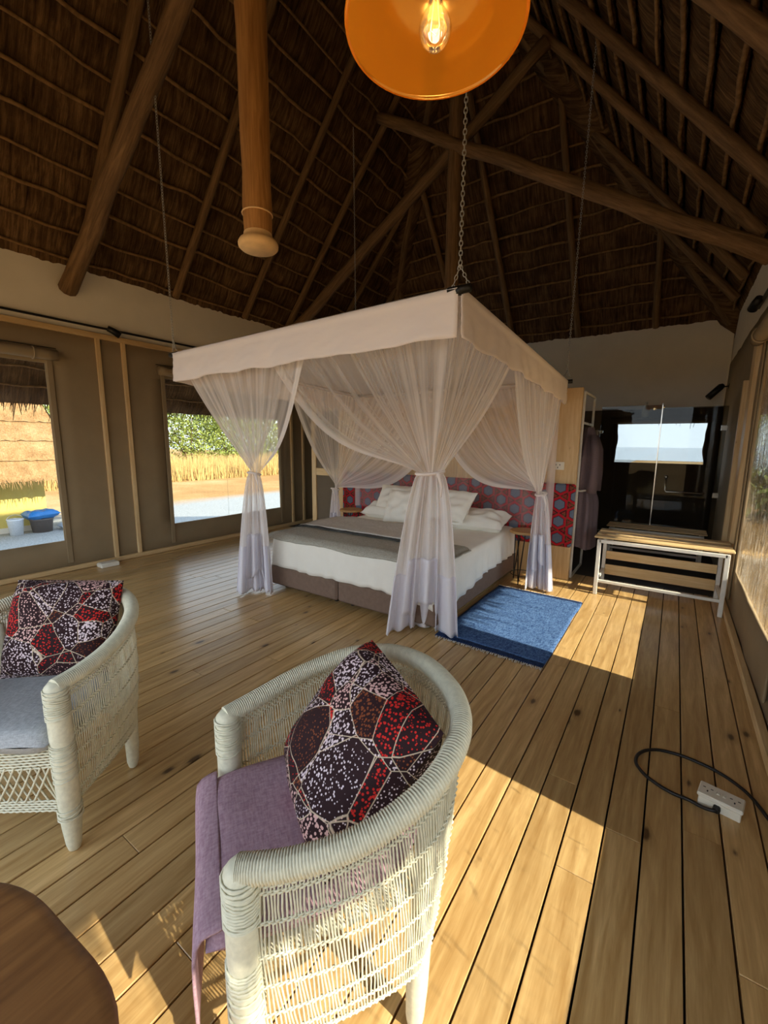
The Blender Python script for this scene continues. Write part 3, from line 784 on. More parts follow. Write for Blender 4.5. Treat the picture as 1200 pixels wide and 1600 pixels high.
# ================================================================== CANOPY WITH NET
CL, CC, CR_, CB = Vector((-3.74, 2.19, 2.25)), Vector((-.98, 2.10, 2.262)), Vector((-1.03, 4.93, 2.158)), Vector((-3.84, 4.93, 2.158))
canopy = thing('bed_canopy', 'white mosquito net canopy with tied drapes hung by chains above bed', 'canopy', (-2.4, 3.5, 0))
cor = [CL, CC, CR_, CB]
for i in range(4):
    a, b = cor[i], cor[(i+1) % 4]; d = (b-a).normalized()
    obj('frame_pole', MB().tube([a+d*.03, b-d*.03], .017, 10), M['valance'], canopy, True)
def roofcloth(u, v):
    p = (CL*(1-u)+CC*u)*(1-v)+(CB*(1-u)+CR_*u)*v
    return p+Vector((0, 0, .022-.05*math.sin(PI*u)*math.sin(PI*v)+.01*nz(u*6, v*6)))
o = obj('canopy_roof', MB().grid(roofcloth, 40, 40), M['valance'], canopy, True)
mid = (CL+CC+CR_+CB)/4
for i in range(4):
    a, b = cor[i], cor[(i+1) % 4]; d = (b-a); L = d.length; outw = d.cross(Vector((0, 0, 1))).normalized()
    if outw.dot((a+b)/2-mid) < 0: outw = -outw
    def vf(u, v, a=a, d=d, outw=outw, i=i, L=L):
        p = a+d*u
        k = min(1, v/.18)
        ang = k*PI*.9
        if v < .18: return p+Vector((0, 0, .022*math.cos(ang)))+outw*(.022*math.sin(ang))
        t = (v-.18)/.82
        drop = .205+.016*nz(u*7, i*5)+.002*math.sin(u*60+i)+.02*math.exp(-((u-.5)/.5)**2*2)*0
        wv = .012*t*math.sin(u*L*13+2*nz(u*7, i))+.014*t*nz(u*20, i*3, v*2)+.006*nz(u*46+v*9, i*7, v*5)*min(1, t*4)
        return p+Vector((0, 0, -.02-drop*t))+outw*(.012+.012*t+wv)
    o = obj('valance', MB().grid(vf, 110, 14), M['valance'], canopy, True); solidify(o, .004, 0)
    # stitched fold running along the valance
def curtain(pathA, corner, pathB, tie, tw, twdir, bot, bw, seed, hemz=.42, nS=240, net='net'):
    """pathA end -> corner -> pathB end along the frame; gathered in a tie; skirt to the floor"""
    pA, c, pB = Vector(pathA), Vector(corner), Vector(pathB); T = Vector(tie); Bt = Vector(bot); td = Vector(twdir).normalized(); nd = Vector((-td.y, td.x, 0))
    la, lb = (c-pA).length, (pB-c).length; tot = la+lb
    inn = Vector((mid.x, mid.y, 0))-Vector((c.x, c.y, 0)); inn.normalize()
    def topp(s):
        x = s*tot
        p = pA+(c-pA)*(x/la) if x < la else c+(pB-c)*((x-la)/lb)
        return p+Vector((0, 0, -.03))+inn*.035
    def upper(s, t):
        p0 = topp(s); e = .5+(s-.5)*.98
        pt = T+td*(tw*(s-.5))+nd*(.02*math.sin(s*17+seed))
        tt = t
        p = p0*(1-tt)+pt*tt
        hd = Vector((p0.x-T.x, p0.y-T.y, 0)).length
        p.z -= (.10+.34*max(0, hd-.55))*hd*math.sin(PI*min(1, tt))**1.1*(.6+.8*(1-tt))*.55
        # pleats: fine waves that tighten towards the tie
        dirh = Vector((p0.x-pA.x, p0.y-pA.y, 0)) if s*tot < la else Vector((pB.x-c.x, pB.y-c.y, 0))
        A = .026*(1-tt)**.6*min(1, tt*6+.25)
        ph = s*tot*30+2.2*nz(s*9, seed)
        p += inn*A*math.sin(ph)*(.6+.5*nz(s*14, seed+3)) 
        return p
    mb = MB().grid(lambda u, v: upper(u, v), nS, 30, uv=True)
    o = obj('net_drape', mb, M[net], canopy, True)
    def lower(s, t):
        f = t**.62; w = tw+(bw-tw)*f
        cen = T*(1-t)+Bt*t
        x = (s-.5); arc = .55*w*(math.cos(x*PI*1.1)-.35)
        A = (.008+.035*f); ph = s*38+seed*2+1.5*nz(s*6, seed, t*.8)
        edge = .05*f*nz(s*5, seed+7)
        z = cen.z + (edge if t > .8 else 0)*.0
        p = Vector((cen.x, cen.y, 0))+td*(w*x+.5*A*math.sin(ph*.5+1))+nd*(arc*.55*f+A*math.sin(ph))
        p.z = cen.z+.012*f*nz(s*9, seed)
        return p
    zt = Bt.z
    tn = (T.z-hemz)/(T.z-zt)                       # where the solid skirt begins
    mb = MB().grid(lambda u, v: lower(u, v*tn), 150, 20, uv=True)
    sk = obj('net_skirt', mb, M['net_low'], canopy, True)
    def hemf(u, v):
        t = tn+(1-tn)*v
        if v == 1: t += .012*math.sin(u*40+seed)+.01*nz(u*8, seed)
        return lower(u, min(1.0, t))
    hs = obj('solid_hem', MB().grid(hemf, 150, 14), M['hem'], canopy, True); solidify(hs, .003)
    # loose second layer of hem falling over the first
    def hem2(u, v):
        uu = .22+.5*u; t = tn-.10+(.34+.05*math.sin(u*7))*v
        p = lower(uu, max(0, min(1, t))); return p - nd*(.03+.02*v+.01*math.sin(u*12))
    hs = obj('hem_fold', MB().grid(hem2, 50, 12), M['hem'], canopy, True); solidify(hs, .003)
    # tie band
    pts = [T+td*(tw*.56*math.cos(k*PI/10))+nd*(.06*math.sin(k*PI/10))+Vector((0, 0, .012*math.sin(k*PI/10+seed))) for k in range(20)]
    tb_ = obj('tie_band', MB().tube(pts, .011, 6, closed=True), M['valance'], canopy, True)
    e = T+td*(tw*.3)-nd*.07
    obj('tie_knot', MB().tube([e, e+Vector((.01, 0, -.03)), e+Vector((.03, 0, -.09)), e+Vector((.025, 0, -.16))], [.016, .012, .008, .006], 6), M['valance'], tb_, True)
def lerp(a, b, t): return a+(b-a)*t
dFR = (CC-CL).normalized(); dSD = (CR_-CC).normalized()
curtain(lerp(CL, CC, .42), CC, lerp(CC, CR_, .40), (-1.385, 2.60, 1.305), .17, (.86, .5, 0), (-1.55, 2.80, .012), .56, 1.0, .52, net='net_open')
curtain(lerp(CL, CB, .45), CL, lerp(CL, CC, .60), (-3.235, 2.60, 1.21), .10, (.8, .6, 0), (-3.33, 2.66, .012), .36, 4.0, .50)
curtain(lerp(CC, CR_, .36), CR_, lerp(CR_, CB, .60), (-1.085, 4.42, 1.01), .09, (1, .15, 0), (-1.05, 4.40, .012), .26, 7.0, .50)
curtain(lerp(CB, CR_, .58), CB, lerp(CB, CL, .50), (-3.97, 4.60, .85), .09, (1, -.1, 0), (-4.02, 4.66, .012), .26, 10.0, .42)
def bp(u, v):
    x = -3.80+2.74*u; return (x, 4.845+.03*math.sin(u*70+3*nz(u*9, 2))*(.4+.6*v), 2.10-1.50*v+.02*nz(u*5, v))
obj('net_back_panel', MB().grid(bp, 260, 16, uv=True), M['net_back'], canopy, True)
# chains
def chain(name, a, b, link=.030, r=.0024, parent=None):
    a, b = Vector(a), Vector(b); d = b-a; n = int(d.length/(link*.74)); t = d.normalized(); u = t.cross(Vector((1, .3, 0))).normalized(); w = t.cross(u); mb = MB()
    for i in range(n):
        c = a+d*((i+.5)/n); s = u if i % 2 else w
        mb.tube([c+t*(link*.5*math.cos(k*PI/4))+s*(link*.28*math.sin(k*PI/4)) for k in range(8)], r, 4, closed=True)
    return obj(name, mb, M['chain'], parent, True)
def chain_top(c, dx, dy):                                   # straight up to the roof poles
    x, y = c.x+dx, c.y+dy
    z = min(sl_left(y, x-LX).z, sl_right(y, RX-x).z, sl_back(x, BY-y).z)-.03
    return (x, y, z)
for i, (c, dx, dy) in enumerate(((CL, -.05, 0), (CC, 0, 0), (CR_, .05, -.05), (CB, -.05, 0))):
    chain('chain', c+Vector((0, 0, .12)), chain_top(c, dx, dy), parent=canopy)
    for s in ((.05, 0), (-.05, .02)):
        chain('chain', c+Vector((s[0], s[1], .02)), c+Vector((0, 0, .12)), .026, parent=canopy)
    obj('corner_sleeve', MB().tube([c+Vector((-.06, 0, .005)), c+Vector((.06, 0, .005))], .021, 10), M['black'], canopy, True)
    obj('corner_cap', MB().lathe([(.001, -.02), (.02, -.018), (.024, 0), (.02, .018), (.001, .02)], c, 12), M['black'], canopy, True)

# ================================================================== RUG
rx0, rx1, ry0, ry1 = -1.43, -.60, 2.83, 4.30
rug = thing('rug', 'blue woven rug with navy end bands beside bed', 'rug', ((rx0+rx1)/2, (ry0+ry1)/2, 0))
def rg(y0, y1):
    def fn(u, v):
        x = rx0+(rx1-rx0)*u; y = y0+(y1-y0)*v
        sk = .03*(u-.5)
        return (x+.012*nz(y*3, 2)+.02*(v-.5)*0, y-sk+.006*nz(x*6, y), .008+.003*nz(x*9, y*9))
    return MB().grid(fn, 30, max(4, int((y1-y0)*28)))
o = obj('denim_field', rg(ry0+.06, ry1-.05), M['rug'], rug, True); solidify(o, .009, 0)
o = obj('navy_band', rg(ry0, ry0+.06), M['rug_dark'], rug, True); solidify(o, .009, 0)
o = obj('navy_band', rg(ry1-.05, ry1), M['rug_dark'], rug, True); solidify(o, .009, 0)
fr = MB()
for e, s in ((ry0, -1), (ry1, 1)):
    n = 60
    for k in range(n):
        x = rx0+(rx1-rx0)*(k+.5)/n; y = e-.03*((k+.5)/n-.5)
        fr.tube([(x, y, .008), (x+R.uniform(-.008, .008), y+s*.012, .010), (x+R.uniform(-.012, .012), y+s*R.uniform(.022, .038), .005)], [.004, .004, .002], 5)
o = obj('fringe', fr, M['throw_light'], rug, True); o['kind'] = 'stuff'

# ================================================================== CANE CHAIRS
RIM = [(.262, -.005, .655), (.298, .085, .666), (.328, .195, .690), (.334, .305, .720), (.306, .425, .755), (.225, .535, .782), (.115, .592, .794), (0, .606, .798)]
BOT = [(.262, .01, .165), (.276, .12, .175), (.288, .24, .185), (.290, .36, .20), (.274, .43, .21), (.19, .475, .215), (.09, .495, .218), (0, .50, .22)]
def full(pts): return [Vector(p) for p in pts]+[Vector((-p[0], p[1], p[2])) for p in reversed(pts[:-1])]
def spline(pts, n):
    out = []; m = len(pts)-1
    for i in range(n+1):
        t = i/n*m; k = min(int(t), m-1); f = t-k
        p0, p1, p2, p3 = pts[max(k-1, 0)], pts[k], pts[k+1], pts[min(k+2, m)]
        out.append(.5*((2*p1)+(-p0+p2)*f+(2*p0-5*p1+4*p2-p3)*f*f+(-p0+3*p1-3*p2+p3)*f**3))
    return out
def make_chair(label):
    t = thing('cane_armchair', label, 'chair', (0, 0, 0), 'white cane armchairs')
    NR = 720
    rim = spline(full(RIM), NR)
    lead = [Vector((.262, -.012, .60)), Vector((.262, -.016, .635))]
    mb = MB(); mb.tube(rim, [.0295 if i % 3 else .0258 for i in range(NR+1)], 10)
    obj('wrapped_rim', mb, M['cane'], t, True)
    for s in (1, -1):
        # front post with wrapping
        zs = [0, .006, .03, .10, .16, .2, .3, .4, .5, .6, .655, .672]; rr = [.012, .020, .025, .031, .034, .035, .036, .036, .036, .036, .034, .02]
        lg = obj('front_leg', MB().tube([(s*.262, .0, z) for z in zs], rr, 14), M['cane'], t, True)
        wr = MB()
        def ring(z, r, tilt, ph): wr.tube([(s*.262+r*math.cos(k*PI/7), r*math.sin(k*PI/7), z+tilt*math.sin(k*PI/7+ph)) for k in range(14)], .0032, 4, closed=True)
        for z0, z1, n in ((.14, .18, 4), (.30, .34, 3), (.37, .44, 7), (.54, .645, 15)):
            for i in range(n): ring(z0+(z1-z0)*i/max(1, n-1), .0375, R.uniform(-.008, .008), R.uniform(0, 6))
        o = obj('leg_wrapping', wr, M['cane'], lg, True); o['kind'] = 'stuff'
        zs = [0, .006, .03, .12, .25, .45, .62, .70]; rr = [.012, .018, .024, .028, .029, .027, .024, .02]
        obj('back_leg', MB().tube([(s*(.262+.012*z), .405+.03*z, z) for z in zs], rr, 12), M['cane'], t, True)
    # woven body
    NS = 216
    top = spline(full(RIM), NS); bot = spline(full(BOT), NS)
    def S(s, v):
        i = s*NS; k = min(int(i), NS-1); f = i-k
        a = top[k].lerp(top[k+1], f); b = bot[k].lerp(bot[k+1], f)
        p = a.lerp(b, v); c = Vector((0, .28, p.z)); d = p-c; d.z = 0
        return p + d.normalized()*(.018*math.sin(PI*v))
    st = MB()
    for i in range(2, NS-1):
        s = i/NS
        st.tube([S(s+.0015*math.sin(v*20+i), v) for v in (.02, .2, .4, .6, .8, 1.0)], .0023, 4, cap=False)
    o = obj('upright_canes', st, M['cane'], t, True); o['kind'] = 'stuff'
    for v, w in ((.07, 1), (.105, 1), (.25, 1), (.42, 1), (.58, 1), (.75, 1), (.90, 1), (.98, 2)):
        bm = MB()
        for q in range(w+1):
            n = NS*2
            bm.tube([S(min(1, max(0, k/n)), v+q*.011+.006*math.sin(k/n*22+v*9)) + Vector((0, 0, .002*math.sin(k*PI/2+q*PI))) + (S(k/n, v)-Vector((0, .28, S(k/n, v).z))).normalized()*(.0035*math.sin(k*PI/2+q*PI)) for k in range(2, n-1)], .0025, 4, cap=False)
        obj('twined_band', bm, M['cane'], t, True)
    # front apron: woven top band, open lattice, woven lower band
    x0, x1 = -.228, .228
    b = MB()
    for i in range(9): 
        z = .345+i*.011; n = 40
        b.tube([(x0+(x1-x0)*k/n, -.004+.004*math.sin(k*PI/1.0+i*PI+.5), z-.012*math.sin(PI*k/n)) for k in range(n+1)], .0042, 5)
    obj('apron_band', b, M['cane'], t, True)
    b = MB()
    for i in range(5):
        z = .165+i*.010; n = 40
        b.tube([(x0+(x1-x0)*k/n, -.004+.004*math.sin(k*PI+i*PI+.5), z) for k in range(n+1)], .0042, 5)
    obj('apron_band', b, M['cane'], t, True)
    nl = 15
    for i in range(nl):
        for s in (-1, 1):
            xa = x0+(x1-x0)*(i+.5)/nl; xb = max(x0, min(x1, xa+s*.07))
            obj('lattice_cane', MB().tube([(xa, -.004+s*.003, .345), ((xa+xb)/2, -.004+s*.003, .27), (xb, -.004+s*.003, .205)], .0036, 5, cap=False), M['cane'], t, True)
    # seat
    sf = MB()
    for i in range(22):
        y = .015+i*.02; w = .255
        sf.tube([(-w, y, .395), (0, y, .388), (w, y, .395)], .009, 5)
    o = obj('woven_seat', sf, M['cane'], t, True)
    return t
def copy_tree(o, parent=None):
    c = o.copy(); COL.objects.link(c); c.parent = parent
    for ch in list(o.children): copy_tree(ch, c)
    return c
chA = make_chair('white cane armchair with lilac seat cushion in the foreground')
chB = copy_tree(chA); chB['label'] = 'white cane armchair with grey seat cushion at left edge'
PA, RA = Vector((-.86, .585, 0)), TL(-33.0)
PB, RB = Vector((-1.916, .328, 0)), TL(36.9)
chA.location = PA; chA.rotation_euler = (0, 0, RA); chB.location = PB; chB.rotation_euler = (0, 0, RB)
MA = Matrix.Translation(PA) @ Matrix.Rotation(RA, 4, 'Z'); MBm = Matrix.Translation(PB) @ Matrix.Rotation(RB, 4, 'Z')
def place(name, mb, mat, T, label, cat, smooth=True):
    o = obj(name, mb, mat, smooth=smooth, origin=(0, .25, .4)); o.matrix_world = T @ Matrix.Translation((0, .25, .4)); tag(o, label, cat); OFF[o.name] = Vector((0, .25, .4)); return o
def seat_pad(th, z, front, seed):
    def P(u, v, s):
        a, b = u*2-1, v*2-1
        w = .235+.02*(1-abs(b))
        x = a*w; y = front+(.46-front)*v
        if v > .6: x *= math.sqrt(max(0, 1-((v-.6)/.4)**2*.55))
        h = max(0, 1-a**8)**.4*max(0, 1-b**8)**.4
        return (x, y, z+th*.5*h*s+.004*nz(x*9, y*9, seed)*s)
    mb = MB().grid(lambda u, v: P(u, v, 1), 26, 26); mb.grid(lambda u, v: P(1-u, v, -1), 26, 26); return mb
pa = place('seat_cushion', seat_pad(.10, .452, -.075, 1), M['lilac'], MA, 'lilac linen seat cushion on the foreground cane chair', 'cushion')
def flap(u, v):
    x = -.232+.464*u; k = v
    pr = [(-.038, .493), (-.05, .4915), (-.064, .4885), (-.082, .481), (-.094, .463), (-.098, .43), (-.098, .37), (-.096, .31), (-.094, .255)]
    i = min(int(k*8), 7); f = k*8-i; y = pr[i][0]*(1-f)+pr[i+1][0]*f; z = pr[i][1]*(1-f)+pr[i+1][1]*f
    return (x*(1+.02*max(0, k-.4))+.004*nz(u*5, v*4), y-.008*max(0, k-.4)*math.sin(u*7+1), z)
fo = obj('cover_flap', MB().grid(flap, 24, 16), M['lilac'], pa, True); solidify(fo, .006)
place('seat_cushion', seat_pad(.10, .452, -.045, 4), M['greyseat'], MBm, 'grey linen seat cushion on the left cane chair', 'cushion')
place('scatter_cushion', cushion_mesh((-.225, .180, .50), (.235, .180, .50), (.245, .475, .81), (-.19, .455, .86), .20, 26, -.02, seed=3, wr=.12), M['african'], MA, 'dotted dark red print cushion leaning in the foreground chair', 'cushion')
place('scatter_cushion', cushion_mesh((-.205, .32, .50), (.22, .36, .50), (.225, .53, .862), (-.20, .475, .885), .17, 26, .0, seed=8, wr=.12), M['african'], MBm, 'dotted dark red print cushion in the left cane chair', 'cushion')

# ================================================================== COFFEE TABLE
ct = thing('coffee_table', 'dark wooden slab coffee table at lower left corner', 'table', (-1.20, -.06, 0))
tc = Vector((-.975, -.165)); n = 72
def tr_(a):
    b = a-.14; return .425*(abs(math.cos(b))**3+abs(math.sin(b))**3)**(-1/3)*(1+.012*math.sin(3*a+1.2)+.006*math.sin(7*a))
mb = MB(); prof = [(.0, .445), (.5, .445), (.93, .445), (.985, .441), (1.0, .432), (.995, .412), (.965, .392), (.9, .386), (.5, .386), (0, .386)]
mb.grid(lambda u, v: (tc.x+tr_(u*2*PI)*prof[round(v*9)][0]*math.cos(u*2*PI), tc.y+tr_(u*2*PI)*prof[round(v*9)][0]*math.sin(u*2*PI), prof[round(v*9)][1]), n, 9, wrap=True)
obj('table_slab', mb, M['tabletop'], ct, True)
for k in range(3):
    a = k*2*PI/3+.9
    obj('leg', MB().tube([(tc.x+.22*math.cos(a), tc.y+.22*math.sin(a), .39), (tc.x+.27*math.cos(a), tc.y+.27*math.sin(a), 0)], [.034, .022], 12), M['tabletop'], ct, True)

# ================================================================== PENDANT LAMP
LP = Vector((-.556, 1.01, 2.45)); r0 = .205
lamp = thing('pendant_lamp', 'round amber ribbed glass pendant lamp above the foreground chair', 'lamp', LP)
prof = []
for i in range(60):
    t = i/59; a = t*PI/2
    r = r0*math.cos(a)**.75 if t < .995 else .022; z = .005+.185*math.sin(a)
    r = max(r, .026)
    prof.append((r+(.0012 if i % 2 else -.0012), z))
prof = [(r0-.004, -.004), (r0+.003, -.002), (r0+.004, .004)]+prof
o = obj('glass_shade', MB().lathe(prof, LP, 64), M['amber'], lamp, True)
bulb = obj('bulb', MB().lathe([(.001, -.042), (.018, -.039), (.032, -.026), (.038, -.006), (.034, .014), (.022, .034), (.016, .05), (.016, .075)], LP, 24), M['bulb'], lamp, True)
obj('filament', MB().tube([LP+Vector((.004, 0, .06)), LP+Vector((.012, 0, .0)), LP+Vector((0, .006, -.012)), LP+Vector((-.012, 0, .0)), LP+Vector((-.004, 0, .06))], .0015, 5), M['endgrain'], bulb)
obj('bulb_holder', MB().lathe([(.001, .07), (.018, .07), (.020, .075), (.020, .13), (.013, .14), (.013, .20), (.030, .20), (.030, .225), (.010, .235), (.001, .235)], LP, 20), M['black'], lamp, True)
ztop = sl_right(LP.y, RX-LP.x).z-.02
pl = bpy.data.lights.new('shade_glow_light', 'POINT'); pl.energy = .3; pl.color = (1, .75, .42); pl.shadow_soft_size = .03  # light added to make the amber shade glow; the bulb itself is unlit
plo = bpy.data.objects.new('shade_glow_light', pl); COL.objects.link(plo); plo.parent = lamp; plo.location = (0, 0, -.005)
obj('cord', MB().tube([LP+Vector((0, 0, .23)), (LP.x, LP.y, ztop)], .004, 6), M['black'], lamp, True)

# ================================================================== BENCH
def bench(x0, x1, y0, y1, zt, label, back_boards, name='bench'):
    t = thing(name, label, 'bench', ((x0+x1)/2, (y0+y1)/2, 0)); w = .035
    for xx in (x0+.03, x1-.03):
        for yy in (y0+.03, y1-.03):
            obj('leg', MB().cbox((xx, yy, (zt-.03)/2), (w, w, zt-.03), .003), M['white_metal'], t)
        obj('side_rail', MB().cbox((xx, (y0+y1)/2, .145), (w*.8, y1-y0-.08, .028), .003), M['white_metal'], t)
        obj('top_frame', MB().cbox((xx, (y0+y1)/2, zt-.045), (w, y1-y0-.06, .03), .003), M['white_metal'], t)
    for yy in (y0+.03, y1-.03):
        obj('top_frame', MB().cbox(((x0+x1)/2, yy, zt-.045), (x1-x0-.06, w, .032), .003), M['white_metal'], t)
    obj('stretcher', MB().cbox(((x0+x1)/2, y0+.03, .145), (x1-x0-.06, w*.8, .028), .003), M['white_metal'], t)
    n = 3; sw = (y1-y0+.02)/n
    for i in range(n):
        obj('slat', MB().cbox(((x0+x1)/2, y0-.01+sw*(i+.5), zt-.009), (x1-x0+.04, sw-.085, .018), .005), M['pine_x'], t)
    if back_boards:
        for zz, h in ((.315, .088), (.152, .112)):
            obj('back_board', MB().cbox(((x0+x1)/2, y1-.055, zz), (x1-x0-.10, .02, h), .003), M['pine_x'], t)
    return t
bench(-.575, .495, 4.63, 5.20, .60, 'white metal bench with pine slat top by the right wall', True)
bench(-.66, .40, 6.35, 6.75, .44, 'added low slatted bench standing in for slats reflected in glass', False)  # second bench added in place of slats mirrored by the shower glass

# ================================================================== SHOWER SCREEN
GY = 7.1
ss = thing('shower_screen', 'smoked glass shower screen with chrome fittings in dark bathroom', 'shower screen', (-.2, GY, 0))
obj('fixed_pane', MB().box((-.585, GY, 1.06), (.74, .01, 2.0)), M['smoked'], ss)
dp = obj('door_pane', MB().box((.155, GY, 1.05), (.71, .01, 1.94)), M['smoked'], ss)
obj('edge_strip', MB().cbox((-.207, GY, 1.06), (.014, .02, 2.04), .002), M['steel'], ss)
obj('header_bar', MB().tube([(-.207, GY-.01, 2.06), (-.207, BY-.02, 2.08)], .012, 10), M['steel'], ss, True)
for zz in (.86, 1.74):
    obj('hinge', MB().cbox((.490, GY, zz), (.07, .03, .07), .004), M['steel'], ss)
obj('towel_hook', MB().tube([(-.94, GY, 1.71), (-1.0, GY-.2, 1.715), (-1.0, GY-.26, 1.73)], .01, 8), M['steel'], ss, True)
obj('wall_clip', MB().cbox((-.94, GY, 1.70), (.04, .03, .05), .004), M['steel'], ss)
kn = obj('door_knob', MB().lathe([(.001, -.02), (.018, -.018), (.022, 0), (.018, .018), (.001, .02)], (-.075, GY-.03, 1.08), 14), M['steel'], dp, True)
obj('towel_bar', MB().tube([(-.075, GY-.006, 1.06), (-.075, GY-.05, 1.05), (-.075, GY-.055, .90), (-.06, GY-.055, .875), (.34, GY-.055, .875), (.355, GY-.05, .875), (.36, GY-.006, .875)], .011, 10), M['steel'], dp, True)
tw_ = obj('hanging_towel', MB().grid(lambda u, v: (-1.0+.10*(u-.5)*(1+1.0*v), GY-.22-.03*math.sin(u*8)-.02*v, 1.72-.72*v+.02*math.sin(u*5)*v), 14, 20), M['towel'], smooth=True); solidify(tw_, .012)
tag(tw_, 'pale towel hanging at left end of shower screen', 'towel')
bt = thing('shower_bottle', 'pale bottle on ledge above bathroom window', 'bottle', (-.47, BY-.10, 1.97))
# small shelf that carries the bottle
sf = thing('wall_shelf', 'narrow dark ledge above the bathroom window', 'shelf', (-.45, BY-.08, 1.94))
obj('board', MB().cbox((-.45, BY-.095, 1.955), (.40, .13, .02), .003), M['canvas_dark'], sf)
for xx in (-.6, -.3): obj('bracket', MB().cbox((xx, BY-.06, 1.93), (.02, .09, .03), .003), M['black'], sf)
obj('bottle_body', MB().lathe([(.001, 1.966), (.05, 1.967), (.055, 1.98), (.055, 2.10), (.04, 2.14), (.018, 2.16), (.018, 2.18)], (-.47, BY-.10, 0), 16), M['plastic'], bt, True)
obj('bottle_cap', MB().lathe([(.022, 2.18), (.022, 2.21), (.001, 2.212)], (-.47, BY-.10, 0), 14), M['plastic'], bt, True)

# ================================================================== CLOTHES RACK AND ROBE
ck = thing('clothes_rack', 'thin white metal clothes rack behind the pine partition edge', 'rack', (-.9, 5.35, 0))
for yy in (5.06, 5.72):
    obj('upright', MB().cbox((-.86, yy, 1.04), (.024, .024, 2.06), .003), M['white_metal'], ck)
obj('floor_bar', MB().cbox((-.86, 5.39, .014), (.024, .64, .024), .003), M['white_metal'], ck)
obj('hanging_bar', MB().cbox((-.86, 5.39, 1.74), (.024, .64, .024), .003), M['white_metal'], ck)
obj('top_bar', MB().cbox((-.86, 5.39, 2.06), (.024, .64, .024), .003), M['white_metal'], ck)
rb = thing('bathrobe', 'purple grey bathrobe hanging on the white clothes rack', 'bathrobe', (-.83, 5.33, .33))
rc = Vector((-.835, 5.34))
def rbf(u, v):
    a = u*2*PI; z = 1.70-1.36*v
    wx = (.05+.075*min(1, v*5)+.025*v)*(1-.22*math.exp(-((v-.52)/.06)**2)); wy = (.06+.15*min(1, v*4)+.03*v)*(1-.12*math.exp(-((v-.52)/.06)**2))
    f = 1+.12*min(1, v*3)*math.sin(a*6+1.5*v)+.06*math.sin(a*11)
    return (rc.x+wx*f*math.cos(a), rc.y+wy*f*math.sin(a), z+.02*math.sin(a*3)*v)
mb = MB().grid(rbf, 56, 40, wrap=True); b = len(mb.v)
mb.f.append(tuple(range(56)))
o = obj('robe_body', mb, M['robe'], rb, True)
for s in (-1, 1):
    obj('sleeve', MB().tube([(rc.x+.06, rc.y+s*.10, 1.60), (rc.x+.10, rc.y+s*.15, 1.45), (rc.x+.11, rc.y+s*.17, 1.2), (rc.x+.10, rc.y+s*.16, .98)], [.05, .065, .07, .078], 12, flat=.7), M['robe'], rb, True)
obj('belt', MB().tube([(rc.x+.112*math.cos(k*PI/12), rc.y+.205*math.sin(k*PI/12), 1.0+.006*math.sin(k)) for k in range(24)], .012, 6, closed=True), M['towel'], rb, True)
obj('hanger_hook', MB().tube([(rc.x, rc.y, 1.69), (rc.x, rc.y, 1.735), (rc.x-.012, rc.y, 1.755), (rc.x-.026, rc.y, 1.757), (rc.x-.038, rc.y, 1.745)], .003, 6), M['steel'], rb, True)

# ================================================================== ELECTRICS
def track(x, s, y0, y1, z, label, spots):
    t = thing('light_track', label, 'light track', (x, (y0+y1)/2, z))
    obj('track_rail', MB().cbox((x+s*.018, (y0+y1)/2, z), (.03, y1-y0, .02), .003), M['black'], t)
    for (yy, az) in spots:
        h = obj('spot_head', MB().tube([(x+s*.05, yy-.05*az, z+.005), (x+s*.065, yy, z-.015), (x+s*.08, yy+.07*az, z-.055)], [.034, .036, .042], 14), M['black'], t, True)
        obj('spot_stem', MB().tube([(x+s*.02, yy, z-.005), (x+s*.055, yy, z-.01)], .012, 8), M['black'], h)
track(LX, 1, -.8, 5.6, 2.80, 'black light track with one spotlight on left white wall', [(2.57, 1)])
track(RX, -1, -.8, 5.75, 2.85, 'black light track with one spotlight on right white wall', [(5.45, 1)])
sp = thing('wall_spotlight', 'small black spotlight on back corner above the shower', 'spotlight', (RX-.05, 8.0, 2.3))
obj('mount', MB().cbox((RX-.008, 8.0, 2.36), (.014, .05, .07), .003), M['black'], sp)
obj('arm', MB().tube([(RX-.015, 8.0, 2.36), (RX-.10, 7.97, 2.35)], .009, 8), M['black'], sp, True)
obj('head', MB().tube([(RX-.08, 7.98, 2.375), (RX-.10, 7.97, 2.36), (RX-.24, 7.92, 2.20)], [.03, .045, .045], 14), M['black'], sp, True)
fs = thing('floor_socket', 'small white socket box on floor by left canvas wall', 'socket', (-5.55, 2.24, 0))
obj('box_body', MB().cbox((-5.55, 2.24, .024), (.13, .20, .046), .006), M['plastic'], fs)
obj('box_lid', MB().cbox((-5.55, 2.24, .049), (.11, .18, .008), .003), M['plastic'], fs)
ps = thing('extension_socket', 'white two way extension socket with black cable on floor', 'socket', (.30, 2.09, 0))
rt = Matrix.Rotation(TL(-11), 3, 'Z'); pc = Vector((.298, 2.095, 0))
obj('socket_base', MB().cbox(pc+Vector((0, 0, .021)), (.142, .078, .040), .003, rt), M['plastic'], ps)
cv = obj('socket_cover', MB().cbox(pc+Vector((0, 0, .050)), (.152, .088, .018), .004, rt), M['plastic'], ps)
for dx in (-.045, .045):
    for ex, ey, w, d in ((-.013, .008, .009, .004), (.013, .008, .009, .004), (0, -.012, .005, .010)):
        obj('socket_hole', MB().box(pc+rt @ Vector((dx+ex, ey, .0592)), (w, d, .001), rt), M['slot'], cv)
for dx in (-.010, .010): obj('switch', MB().cbox(pc+rt @ Vector((dx, 0, .060)), (.012, .018, .005), .002, rt), M['plastic'], cv)
